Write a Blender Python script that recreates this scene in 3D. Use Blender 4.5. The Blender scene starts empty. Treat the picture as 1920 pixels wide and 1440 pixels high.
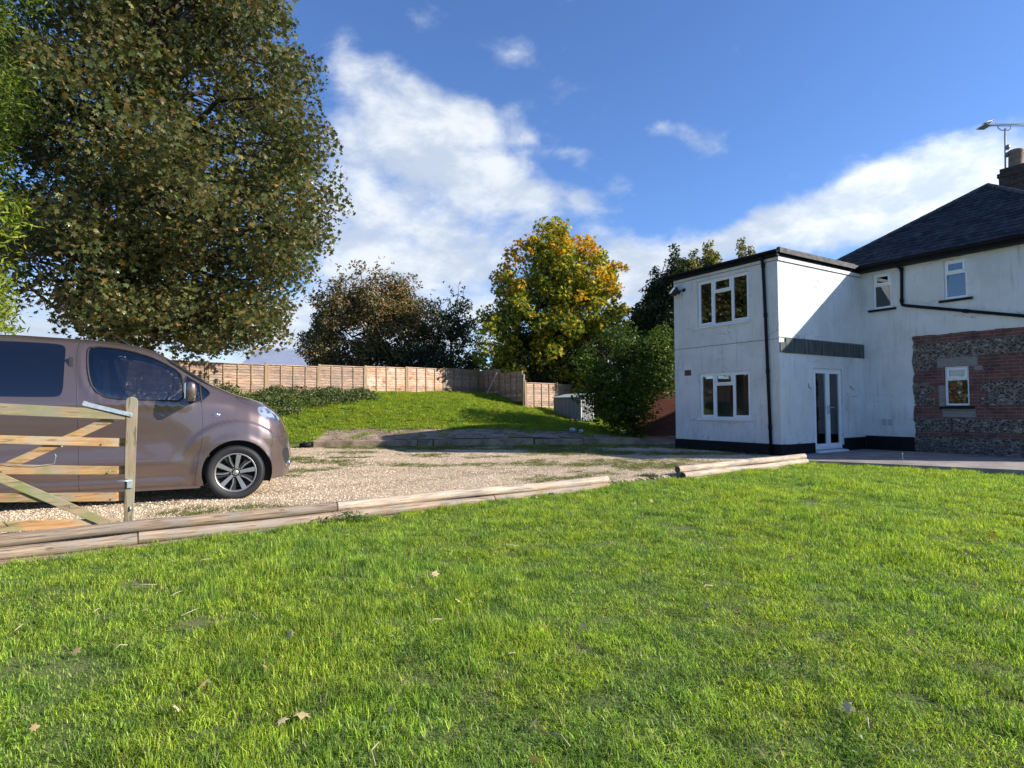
import bpy, bmesh, math, random
import numpy as np
from mathutils import Vector, Matrix
from mathutils.geometry import delaunay_2d_cdt
rad = math.radians
SC = bpy.context.scene
COL = SC.collection

# ------------------------------------------------------------------ camera
pitch, roll = rad(2.19), rad(-0.266)
fw = Vector((0, math.cos(pitch), math.sin(pitch))); rt = Vector((1, 0, 0)); up = rt.cross(fw)
r2 = math.cos(roll)*rt + math.sin(roll)*up; u2 = -math.sin(roll)*rt + math.cos(roll)*up
cam_d = bpy.data.cameras.new('camera'); cam = bpy.data.objects.new('camera', cam_d); COL.objects.link(cam)
m = Matrix((r2, u2, -fw)).transposed().to_4x4(); m.translation = (0, 0, 1.5); cam.matrix_world = m
cam_d.sensor_width = 36; cam_d.lens = 36*1100/1920; cam_d.clip_start = 0.05; cam_d.clip_end = 2000
SC.camera = cam

# ------------------------------------------------------------------ sun, sky, exposure
SUN_AZ, SUN_EL = -11.0, 28.0            # degrees from +X (counter-clockwise), elevation
SUN_STRENGTH, SKY_STRENGTH, CLOUD = 5.0, 0.092, 0.67
sd = Vector((math.cos(rad(SUN_AZ))*math.cos(rad(SUN_EL)), math.sin(rad(SUN_AZ))*math.cos(rad(SUN_EL)), math.sin(rad(SUN_EL))))
sun_d = bpy.data.lights.new('sun', 'SUN'); sun_d.energy = SUN_STRENGTH; sun_d.angle = rad(0.53); sun_d.color = (1.0, 0.94, 0.85)
sun = bpy.data.objects.new('sun', sun_d); COL.objects.link(sun)
sun.rotation_euler = sd.to_track_quat('Z', 'Y').to_euler()
SC.view_settings.view_transform = 'Standard'; SC.view_settings.look = 'None'
SC.view_settings.exposure = 0.86; SC.view_settings.gamma = 1.0
SC.view_settings.use_curve_mapping = False

class G:
    """small node-graph helper"""
    def __init__(s, tree): s.t = tree; s.n = tree.nodes; s.l = tree.links
    def new(s, typ, **kw):
        nd = s.n.new(typ)
        for k, v in kw.items(): setattr(nd, k, v)
        return nd
    def put(s, sock, v):
        if v is None: return
        if isinstance(v, bpy.types.NodeSocket): s.l.new(v, sock)
        elif isinstance(v, (tuple, list)) and len(v) == 3 and sock.type == 'RGBA': sock.default_value = (*v, 1)
        else: sock.default_value = v
    def math(s, op, a, b=None, c=None, clamp=False):
        nd = s.new('ShaderNodeMath', operation=op, use_clamp=clamp)
        s.put(nd.inputs[0], a); s.put(nd.inputs[1], b); s.put(nd.inputs[2], c); return nd.outputs[0]
    def vmath(s, op, a, b=None):
        nd = s.new('ShaderNodeVectorMath', operation=op); s.put(nd.inputs[0], a); s.put(nd.inputs[1], b)
        return nd.outputs['Value' if op in ('LENGTH', 'DOT_PRODUCT', 'DISTANCE') else 'Vector']
    def mapping(s, v, loc=(0,0,0), rot=(0,0,0), scale=(1,1,1), typ='POINT'):
        nd = s.new('ShaderNodeMapping', vector_type=typ); s.put(nd.inputs[0], v)
        nd.inputs[1].default_value = loc; nd.inputs[2].default_value = rot; nd.inputs[3].default_value = scale; return nd.outputs[0]
    def noise(s, v, scale, detail=3, rough=.55, dist=0, out='Fac'):
        nd = s.new('ShaderNodeTexNoise'); s.put(nd.inputs['Vector'], v); nd.inputs['Scale'].default_value = scale
        nd.inputs['Detail'].default_value = detail; nd.inputs['Roughness'].default_value = rough; nd.inputs['Distortion'].default_value = dist
        return nd.outputs[out]
    def voronoi(s, v, scale, feature='F1', rand=1.0):
        nd = s.new('ShaderNodeTexVoronoi', feature=feature); s.put(nd.inputs['Vector'], v); nd.inputs['Scale'].default_value = scale
        nd.inputs['Randomness'].default_value = rand; return nd
    def ramp(s, f, stops, interp='LINEAR'):
        nd = s.new('ShaderNodeValToRGB'); cr = nd.color_ramp; cr.interpolation = interp
        while len(cr.elements) < len(stops): cr.elements.new(0.5)
        for e, (p, c) in zip(cr.elements, stops):
            e.position = p; e.color = (*c, 1) if isinstance(c, (tuple, list)) else (c, c, c, 1)
        s.put(nd.inputs[0], f); return nd.outputs[0]
    def range(s, v, a, b, c=0, d=1, interp='SMOOTHSTEP'):
        nd = s.new('ShaderNodeMapRange', interpolation_type=interp); s.put(nd.inputs[0], v)
        for i, q in enumerate((a, b, c, d)): nd.inputs[i+1].default_value = q
        return nd.outputs[0]
    def mix(s, f, a, b, blend='MIX'):
        nd = s.new('ShaderNodeMix', data_type='RGBA', blend_type=blend)
        s.put(nd.inputs[0], f); s.put(nd.inputs[6], a); s.put(nd.inputs[7], b); return nd.outputs[2]
    def sep(s, v): return s.new_sep(v)
    def new_sep(s, v):
        nd = s.new('ShaderNodeSeparateXYZ'); s.put(nd.inputs[0], v); return nd.outputs
    def comb(s, x, y, z):
        nd = s.new('ShaderNodeCombineXYZ'); s.put(nd.inputs[0], x); s.put(nd.inputs[1], y); s.put(nd.inputs[2], z); return nd.outputs[0]
    def bump(s, h, strength=.5, dist=.01):
        nd = s.new('ShaderNodeBump'); nd.inputs['Strength'].default_value = strength; nd.inputs['Distance'].default_value = dist
        s.put(nd.inputs['Height'], h); return nd.outputs[0]

world = bpy.data.worlds.new('World'); SC.world = world; world.use_nodes = True
g = G(world.node_tree); g.n.clear()
sky = g.new('ShaderNodeTexSky', sky_type='NISHITA'); sky.sun_disc = False
sky.sun_elevation = rad(SUN_EL); sky.sun_rotation = rad(90 - SUN_AZ); sky.altitude = 50; sky.air_density = 1.0; sky.dust_density = 0.25; sky.ozone_density = 2.2
skyc = g.vmath('MULTIPLY', sky.outputs[0], (SKY_STRENGTH*.72, SKY_STRENGTH*.93, SKY_STRENGTH*1.30))
tc = g.new('ShaderNodeTexCoord').outputs['Generated']
dirv = g.vmath('NORMALIZE', tc)
X, Y, Z = g.sep(dirv)
az = g.math('DEGREES', g.math('ARCTAN2', X, Y)); el = g.math('DEGREES', g.math('ARCSINE', Z))
wn = g.noise(dirv, 5.0, 5, .6, out='Color')
warp = g.vmath('MULTIPLY', g.vmath('SUBTRACT', wn, (.5, .5, .5)), (7.0, 5.0, 0))
ae = g.vmath('ADD', g.comb(az, el, 0.0), warp)
CL = [(-13.4,28.5,3.4,2.8,0,0.80),(-8.8,27.2,6.6,2.8,-25,1.00),(-3.1,26.0,4.2,2.1,-10,1.00),(-12.4,24.0,5.5,3.6,0,0.90),(-5.7,22.1,7.7,3.1,-22,1.00),(0.1,21.0,4.7,2.3,-20,0.95),(6.9,19.0,3.1,1.6,-10,0.80),(-14.9,18.4,6.3,5.5,0,0.85),(-6.7,16.9,7.7,3.6,0,0.80),(-12.4,13.3,9.4,3.6,0,0.85),(-3.6,13.5,6.2,3.1,0,0.75),(2.7,18.4,3.6,3.1,0,0.60),(-10.3,8.8,14.1,3.1,0,0.90),(8.9,14.8,4.1,2.8,0,0.70),(40.7,17.7,3.0,3.0,0,1.10),(36.1,17.9,4.1,2.5,10,1.10),(32.1,17.9,3.7,2.2,0,1.10),(30.5,16.1,6.6,2.2,10,1.10),(37.1,14.7,7.3,2.9,0,1.10),(25.6,15.9,4.2,1.8,15,0.95),(21.6,14.8,4.5,1.7,15,0.90),(15.4,13.9,5.3,2.3,10,0.90),(11.9,11.2,4.5,3.6,0,0.90),(-0.1,31.8,2.9,1.8,0,0.50),(18.0,23.3,2.8,1.4,-30,0.50),(14.9,25.1,1.7,1.0,0,0.42),(1.7,26.8,2.1,1.4,-20,0.45),(7.5,22.9,2.6,0.9,0,0.40),(10.8,20.4,1.7,1.3,0,0.38),(-16.4,30.8,1.9,3.0,0,0.48),(2.8,24.6,2.6,1.4,0,0.50),(-38.1,6.8,12,4,0,1.0),(-17.2,6.1,9.5,3.5,0,0.95),(28.1,13.4,4.9,1.4,0,0.60),(-7.3,34.5,3.1,1.6,0,0.30),
      (75,20,14,6,0,.9),(130,18,18,6,0,.8),(60,34,8,4,0,.6),(-50,34,8,3,0,.4),(4,3,80,4,0,.8)]
acc = None
for a0, e0, ra, re_, rot, w in CL:
    v = g.mapping(ae, (a0, e0, 0), (0, 0, rad(rot)), (ra*1.6, re_*1.6, 1), 'TEXTURE')
    q = g.vmath('LENGTH', v)
    q = g.range(q, 0.0, 1.0, w*.92, 0.0)
    if acc is None: acc = q
    else:
        acc = g.math('SUBTRACT', g.math('ADD', acc, q), g.math('MULTIPLY', g.math('MULTIPLY', acc, q), .75))
n1 = g.math('ADD', g.math('MULTIPLY', g.noise(g.mapping(dirv, scale=(1, 1, 1.9)), 7.5, 8, .60, .3), .7), g.math('MULTIPLY', g.noise(g.mapping(dirv, scale=(1, 1, 1.7)), 17, 6, .6, .2), .3))
dens = g.math('ADD', acc, g.math('MULTIPLY', g.math('SUBTRACT', n1, .5), 2.1))
alpha = g.range(dens, 0.15, 1.0)
alpha = g.math('MULTIPLY', alpha, g.range(Z, -0.01, 0.02))
shade = g.noise(g.mapping(dirv, (0.013, 0.02, -.02), scale=(1, 1, 2.0)), 9, 6, .6, .2)
bright = g.range(az, 18, 42, .84, 1.08)
cc = g.mix(g.range(shade, .38, .66), (CLOUD*.60, CLOUD*.69, CLOUD*.83), (CLOUD*.92, CLOUD*.97, CLOUD*1.02))
cc = g.vmath('MULTIPLY', cc, g.comb(bright, bright, bright))
col = g.mix(g.math('MULTIPLY', alpha, .95), skyc, cc)
gnd = g.range(Z, -0.03, 0.0)
col = g.mix(gnd, (.05, .06, .03), col)
bg = g.new('ShaderNodeBackground'); g.put(bg.inputs[0], col); bg.inputs[1].default_value = 1.0
wo = g.new('ShaderNodeOutputWorld'); g.l.new(bg.outputs[0], wo.inputs[0])

# ------------------------------------------------------------------ materials
def base_mat(name):
    mt = bpy.data.materials.new(name); mt.use_nodes = True
    gg = G(mt.node_tree); b = gg.n['Principled BSDF']; return mt, gg, b
def simple(name, col, rough=.6, metal=0, var=.0, vscale=8, bump=0, bscale=60, coat=0, spec=.5):
    mt, gg, b = base_mat(name); P = gg.new('ShaderNodeTexCoord').outputs['Object']
    b.inputs['Roughness'].default_value = rough; b.inputs['Metallic'].default_value = metal
    b.inputs['Coat Weight'].default_value = coat; b.inputs['Specular IOR Level'].default_value = spec
    if var:
        f = gg.noise(P, vscale, 5, .6)
        c = gg.mix(gg.range(f, .3, .7), tuple(x*(1-var) for x in col), tuple(min(1, x*(1+var)) for x in col)); gg.put(b.inputs['Base Color'], c)
    else: b.inputs['Base Color'].default_value = (*col, 1)
    if bump: gg.put(b.inputs['Normal'], gg.bump(gg.noise(P, bscale, 4), bump, .01))
    return mt
M = {}
M['upvc'] = simple('white upvc', (.78, .80, .82), .3, var=.04)
M['black'] = simple('black paint', (.006, .007, .010), .6, var=.3, vscale=5, spec=.2)
M['felt'] = simple('roof felt', (.10, .095, .09), .9, var=.4, vscale=6, bump=.3)
M['rubber'] = simple('rubber', (.012, .012, .013), .65)
M['galv'] = simple('galvanised steel', (.55, .57, .6), .4, .8, var=.15, vscale=30)
M['chrome'] = simple('chrome', (.8, .8, .82), .12, 1.0)
M['alu'] = simple('machined aluminium', (.50, .48, .47), .36, .9, var=.05)
M['dkplastic'] = simple('dark plastic', (.02, .02, .022), .55)
M['cloth'] = simple('seat cloth', (.03, .03, .035), .9)
M['trim'] = simple('pale headlining', (.55, .53, .48), .8)
M['greymetal'] = simple('grey trim', (.22, .23, .25), .45, .3)

def glass(name, tint=(.02, .025, .03), see=.0, rough=.02):
    mt, gg, b = base_mat(name); gg.n.remove(b)
    gl = gg.new('ShaderNodeBsdfGlossy'); gl.inputs['Roughness'].default_value = rough; gl.inputs[0].default_value = (.95, .97, 1, 1)
    tr = gg.new('ShaderNodeBsdfTransparent'); tr.inputs[0].default_value = (see, see*1.02, see*1.03, 1)
    df = gg.new('ShaderNodeBsdfDiffuse'); df.inputs[0].default_value = (*tint, 1)
    ad = gg.new('ShaderNodeAddShader') if see else None
    fr = gg.new('ShaderNodeFresnel'); fr.inputs[0].default_value = 1.52
    fac = gg.math('ADD', gg.math('MULTIPLY', fr.outputs[0], 1.4), .06 if 'cab' in name else .02, clamp=True)
    mx = gg.new('ShaderNodeMixShader'); gg.put(mx.inputs[0], fac)
    gg.l.new((tr if see else df).outputs[0], mx.inputs[1]); gg.l.new(gl.outputs[0], mx.inputs[2])
    if ad: gg.n.remove(ad)
    gg.l.new(mx.outputs[0], gg.n['Material Output'].inputs[0]); return mt
M['glass'] = glass('window glass', see=.75)
M['cabglass'] = glass('cab glass', see=.72)
M['privacy'] = glass('privacy glass', (.004, .006, .012), 0)

# white roughcast render with dirt streaks and hairline cracks
mt, gg, b = base_mat('white render'); M['render'] = mt
P = gg.new('ShaderNodeTexCoord').outputs['Object']; x, y, z = gg.sep(P)
big = gg.noise(P, 1.3, 5, .6); fine = gg.noise(P, 22, 4, .7)
streak = gg.noise(gg.mapping(P, scale=(5, 5, .55)), 2.2, 5, .65, .4)
c = gg.mix(gg.range(big, .3, .75), (.61, .61, .59), (.74, .74, .73))
st = gg.math('MULTIPLY', gg.range(streak, .52, .72), gg.range(fine, .3, .7, .35, 1))
c = gg.mix(gg.math('MULTIPLY', st, .62), c, (.34, .36, .36))
st2 = gg.math('MULTIPLY', gg.range(gg.noise(gg.mapping(P, scale=(14, 14, .5)), 2.0, 4, .7), .55, .75), gg.range(gg.noise(P, .9, 3), .42, .6)); c = gg.mix(gg.math('MULTIPLY', st2, .45), c, (.30, .31, .31))
grime = gg.math('MULTIPLY', gg.range(z, .6, 1.25, 1, 0), gg.range(gg.noise(P, 5, 5, .7), .45, .7))
c = gg.mix(gg.math('MULTIPLY', grime, .5), c, (.42, .42, .36))
wv = gg.vmath('ADD', P, gg.vmath('MULTIPLY', gg.noise(P, 3.0, 4, .6, out='Color'), (.5, .5, .5)))
vo = gg.voronoi(gg.mapping(wv, scale=(.7, .7, 1.1)), 1.0, 'DISTANCE_TO_EDGE')
crk = gg.math('MULTIPLY', gg.range(vo.outputs['Distance'], .004, .010, 1, 0), gg.range(gg.noise(P, 1.1, 2), .49, .58))
c = gg.mix(gg.math('MULTIPLY', crk, .5), c, (.20, .20, .20))
spots = gg.range(gg.noise(P, 9, 3, .6), .70, .76)
c = gg.mix(gg.math('MULTIPLY', spots, .35), c, (.3, .31, .31))
gg.put(b.inputs['Base Color'], c); b.inputs['Roughness'].default_value = .9; b.inputs['Specular IOR Level'].default_value = .2
hh = gg.math('ADD', gg.noise(P, 30, 5, .7), gg.math('MULTIPLY', gg.noise(P, 6, 4), .8))
gg.put(b.inputs['Normal'], gg.bump(gg.math('SUBTRACT', hh, gg.math('MULTIPLY', crk, .5)), .55, .02))

def brick_col(gg, P2, scale=1.0, dirt=.3, red=(.135, .047, .038), red2=(.20, .078, .055), mortar=(.24, .19, .17)):
    bt = gg.new('ShaderNodeTexBrick'); gg.put(bt.inputs['Vector'], P2)
    bt.inputs['Color1'].default_value = (*red, 1); bt.inputs['Color2'].default_value = (*red2, 1); bt.inputs['Mortar'].default_value = (*mortar, 1)
    bt.inputs['Scale'].default_value = 1; bt.inputs['Mortar Size'].default_value = .008; bt.inputs['Brick Width'].default_value = .225; bt.inputs['Row Height'].default_value = .075
    bt.inputs['Mortar Smooth'].default_value = .3; bt.inputs['Bias'].default_value = -.2
    return bt

# old wall of flint panels with brick lacing courses (object space of the house: x along wall, z up)
mt, gg, b = base_mat('flint and brick'); M['flint'] = mt
P = gg.new('ShaderNodeTexCoord').outputs['Object']; x, y, z = gg.sep(P)
wob = gg.noise(P, 7, 4, .6, out='Color')
Pw = gg.vmath('ADD', P, gg.vmath('MULTIPLY', gg.vmath('SUBTRACT', wob, (.5, .5, .5)), (.02, .02, .012)))
xw, yw, zw = gg.sep(Pw)
bt = brick_col(gg, gg.comb(xw, zw, 0.0))
bn = gg.noise(P, 3.5, 4); bc = gg.mix(gg.range(bn, .4, .7), bt.outputs['Color'], gg.vmath('MULTIPLY', bt.outputs['Color'], (.45, .5, .6)))
fl = gg.voronoi(gg.mapping(Pw, scale=(1, 1, 1.5)), 13, 'F1'); fe = gg.voronoi(gg.mapping(Pw, scale=(1, 1, 1.5)), 13, 'DISTANCE_TO_EDGE')
rnd = gg.sep(fl.outputs['Color'])[0]
fc = gg.ramp(rnd, [(0, (.02, .02, .022)), (.35, (.06, .055, .055)), (.58, (.15, .125, .105)), (.80, (.24, .195, .15)), (.92, (.40, .38, .35)), (1, (.6, .58, .54))])
fc = gg.mix(gg.range(gg.noise(P, 40, 3), .4, .65, 0, .5), fc, (.05, .05, .06))
fcol = gg.mix(gg.range(fe.outputs['Distance'], .06, .16), (.29, .25, .205), fc)
# brick bands (z ranges) and window quoins, ragged edges
zz = gg.math('ADD', z, gg.math('MULTIPLY', gg.math('SUBTRACT', gg.noise(P, 6, 2), .5), .05))
def band(v, a, bb, s=.012): return gg.math('MULTIPLY', gg.range(v, a-s, a+s), gg.range(v, bb-s, bb+s, 1, 0))
mask = None
for a0, b0 in ((2.98, 3.3), (2.02, 2.34), (1.18, 1.48), (.73, .86)):
    q = band(zz, a0, b0); mask = q if mask is None else gg.math('MAXIMUM', mask, q)
r0 = gg.math('MULTIPLY', band(z, 2.34, 2.62), gg.range(x, 2.30, 2.36)); mask = gg.math('MAXIMUM', mask, r0)
cx = gg.math('ABSOLUTE', gg.math('SUBTRACT', x, 2.07))
saw = gg.math('MULTIPLY', gg.math('GREATER_THAN', gg.math('FRACT', gg.math('MULTIPLY', z, 3.333)), .5), .10)
q = gg.math('MULTIPLY', band(z, 1.2, 2.5), gg.math('LESS_THAN', cx, gg.math('ADD', saw, .46))); mask = gg.math('MAXIMUM', mask, q)
wcol = gg.mix(mask, fcol, bc)
# cement patches: lintel, panel under sill, left reveal
def rect(x0, x1, z0, z1): return gg.math('MULTIPLY', band(xw, x0, x1, .02), band(zw, z0, z1, .02))
pt = gg.math('MAXIMUM', gg.math('MAXIMUM', rect(1.68, 2.48, 2.37, 2.60), rect(1.76, 2.42, 1.20, 1.42)), gg.math('MAXIMUM', rect(1.70, 1.84, 1.42, 1.95), rect(2.42, 2.58, 2.28, 2.38)))
wcol = gg.mix(pt, wcol, gg.mix(gg.noise(P, 9, 4), (.20, .18, .16), (.30, .28, .26)))
lowd = gg.range(z, .9, .35, 0, 1); wcol = gg.mix(gg.math('MULTIPLY', lowd, gg.range(gg.noise(P, 4, 4), .35, .65, .2, .75)), wcol, (.13, .11, .10))
gg.put(b.inputs['Base Color'], wcol); b.inputs['Roughness'].default_value = .85
hgt = gg.mix(gg.math('MAXIMUM', mask, pt), gg.range(fe.outputs['Distance'], 0, .3), gg.math('SUBTRACT', 1, bt.outputs['Fac']))
gg.put(b.inputs['Normal'], gg.bump(hgt, 1.0, .05))

mt, gg, b = base_mat('garden wall brick'); M['brick'] = mt
P = gg.new('ShaderNodeTexCoord').outputs['Object']; x, y, z = gg.sep(P)
bt = brick_col(gg, gg.comb(x, z, 0.0), red=(.20, .05, .03), red2=(.28, .08, .05), mortar=(.16, .11, .09))
c = gg.mix(gg.range(gg.noise(P, 2, 4), .45, .7, 0, .7), bt.outputs['Color'], (.10, .06, .045))
gg.put(b.inputs['Base Color'], c); b.inputs['Roughness'].default_value = .9; gg.put(b.inputs['Normal'], gg.bump(gg.math('SUBTRACT', 1, bt.outputs['Fac']), .6, .01))

mt, gg, b = base_mat('slate'); M['slate'] = mt
UV = gg.new('ShaderNodeTexCoord').outputs['UV']; P = gg.new('ShaderNodeTexCoord').outputs['Object']
bt = gg.new('ShaderNodeTexBrick'); gg.put(bt.inputs['Vector'], UV); bt.inputs['Scale'].default_value = 1; bt.inputs['Brick Width'].default_value = .25; bt.inputs['Row Height'].default_value = .2
bt.inputs['Mortar Size'].default_value = .004; bt.inputs['Color1'].default_value = (.016, .017, .022, 1); bt.inputs['Color2'].default_value = (.055, .053, .062, 1); bt.inputs['Mortar'].default_value = (.005, .005, .006, 1)
c = gg.mix(gg.range(gg.noise(P, 5, 6, .75), .50, .66, 0, .85), bt.outputs['Color'], (.11, .11, .10))
c = gg.mix(gg.range(gg.noise(gg.mapping(P, scale=(3, 3, 8)), 4, 4, .8), .45, .7, 0, .8), c, (.010, .010, .014))
c = gg.mix(gg.range(gg.noise(P, 1.7, 4, .7), .5, .7, 0, .5), c, (.07, .05, .045))
gg.put(b.inputs['Base Color'], c); b.inputs['Roughness'].default_value = .85; b.inputs['Specular IOR Level'].default_value = .25; gg.put(b.inputs['Normal'], gg.bump(gg.noise(P, 10, 5, .75), .9, .03))
M['chimbrick'] = simple('chimney brick', (.07, .045, .035), .95, var=.5, vscale=9, bump=.6, bscale=14)
M['terracotta'] = simple('terracotta pot', (.22, .15, .11), .85, var=.2)
M['lead'] = None
mt, gg, b = base_mat('weathered felt flashing'); M['lead'] = mt
P = gg.new('ShaderNodeTexCoord').outputs['Object']
s1 = gg.noise(gg.mapping(P, scale=(9, 9, .8)), 2.4, 6, .7)
c = gg.ramp(s1, [(.3, (.018, .02, .022)), (.5, (.055, .065, .063)), (.64, (.11, .13, .125)), (.75, (.24, .26, .25))])
gg.put(b.inputs['Base Color'], c); b.inputs['Roughness'].default_value = .8; gg.put(b.inputs['Normal'], gg.bump(s1, .5, .02))

def wood(name, ca, cb, grey=(.3, .28, .25), gamt=.5, stretch=(1, 12, 12), scale=3, rough=.8, rnd=.2, green=0, isl=0):
    mt, gg, b = base_mat(name); P = gg.new('ShaderNodeTexCoord').outputs['Object']
    oi = gg.new('ShaderNodeObjectInfo'); P2 = gg.vmath('ADD', P, gg.comb(gg.math('MULTIPLY', oi.outputs['Random'], 37), 0, 0))
    gr = gg.noise(gg.mapping(P2, scale=stretch), scale, 6, .65, .6)
    c = gg.mix(gg.range(gr, .3, .7), ca, cb)
    c = gg.mix(gg.math('MULTIPLY', gg.range(gg.noise(P2, 2.3, 5, .65), .4, .65), gamt), c, grey)
    if green: c = gg.mix(gg.math('MULTIPLY', gg.range(gg.noise(P2, 3.1, 5, .65, .3), .45, .65), green), c, (.16, .17, .05))
    spl = gg.range(gg.noise(gg.mapping(P2, scale=tuple(q*.9 for q in stretch)), scale*1.3, 3, .5, .3), .60, .63); c = gg.mix(gg.math('MULTIPLY', spl, .6), c, tuple(v*.35 for v in ca))
    kn = gg.voronoi(gg.mapping(P2, scale=(1, 3, 3)), 2.2); c = gg.mix(gg.range(kn.outputs['Distance'], .04, .10, .7, 0), c, tuple(v*.4 for v in ca))
    f = gg.math('ADD', 1-rnd, gg.math('MULTIPLY', oi.outputs['Random'], 2*rnd)); c = gg.vmath('MULTIPLY', c, gg.comb(f, f, f))
    if isl:
        ri = gg.new('ShaderNodeNewGeometry').outputs['Random Per Island']; fi = gg.math('ADD', 1-isl, gg.math('MULTIPLY', ri, 2*isl)); c = gg.vmath('MULTIPLY', c, gg.comb(fi, fi, fi))
    gg.put(b.inputs['Base Color'], c); b.inputs['Roughness'].default_value = rough; gg.put(b.inputs['Normal'], gg.bump(gr, .45, .006)); return mt
M['log'] = wood('round pole wood', (.30, .20, .13), (.62, .49, .36), (.27, .24, .21), .8, rnd=.1, stretch=(.6, 14, 14), scale=4)
M['logdark'] = wood('weathered pole wood', (.13, .085, .055), (.38, .27, .18), (.22, .19, .155), .85, rnd=.16, stretch=(.6, 14, 14), scale=4)
M['logend'] = simple('sawn end', (.10, .065, .04), .9, var=.4, vscale=25)
M['gate'] = wood('gate wood', (.27, .13, .045), (.46, .25, .095), (.27, .235, .17), .85, green=.55, rnd=.16)
M['gateg'] = wood('grey gate wood', (.17, .11, .06), (.34, .25, .13), (.20, .19, .13), .95, green=.8, rnd=.1)
M['gates'] = wood('gate stile wood', (.15, .09, .05), (.34, .23, .14), (.20, .175, .14), .95, stretch=(12, 12, 1), green=.35, rnd=.1)
M['fence'] = wood('lap panel wood', (.28, .155, .09), (.54, .37, .255), (.27, .205, .16), .85, stretch=(2.0, 2.0, 12), scale=2.2, rnd=.16, isl=.34)
M['fencer'] = wood('rusty lap panel wood', (.40, .17, .08), (.60, .38, .24), (.55, .44, .34), .8, stretch=(1.2, 1.2, 2.5), scale=3, rnd=.1, isl=.3)
M['post'] = wood('fence post wood', (.22, .14, .07), (.38, .26, .14), (.25, .22, .18), .4, stretch=(10, 10, 1), rnd=.12)

# foliage
def leaf_mat(name, stops, trans=.3, rough=.55, patch=None, pscale=.35, spec=.35):
    mt, gg, b = base_mat(name); geo = gg.new('ShaderNodeNewGeometry'); r = geo.outputs['Random Per Island']; P = geo.outputs['Position']
    c = gg.ramp(r, stops)
    if patch:
        for colr, lo, hi, amt in patch[0]:
            pass
        f = gg.noise(gg.mapping(P, (patch[1], 0, 0)), pscale, 3, .6)
        f = gg.math('ADD', f, gg.math('MULTIPLY', gg.math('SUBTRACT', r, .5), .25))
        for colr, lo, hi, amt in patch[0]:
            c = gg.mix(gg.math('MULTIPLY', gg.range(f, lo, hi), amt), c, colr)
    gg.put(b.inputs['Base Color'], c); b.inputs['Roughness'].default_value = rough; b.inputs['Specular IOR Level'].default_value = spec
    tl = gg.new('ShaderNodeBsdfTranslucent'); gg.put(tl.inputs[0], gg.vmath('MULTIPLY', c, (1.3, 1.25, .6)))
    mx = gg.new('ShaderNodeMixShader'); mx.inputs[0].default_value = trans
    gg.l.new(b.outputs[0], mx.inputs[1]); gg.l.new(tl.outputs[0], mx.inputs[2]); gg.l.new(mx.outputs[0], gg.n['Material Output'].inputs[0]); return mt
M['bark'] = simple('bark', (.05, .042, .032), .95, var=.4, vscale=9, bump=.8, bscale=20)

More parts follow.
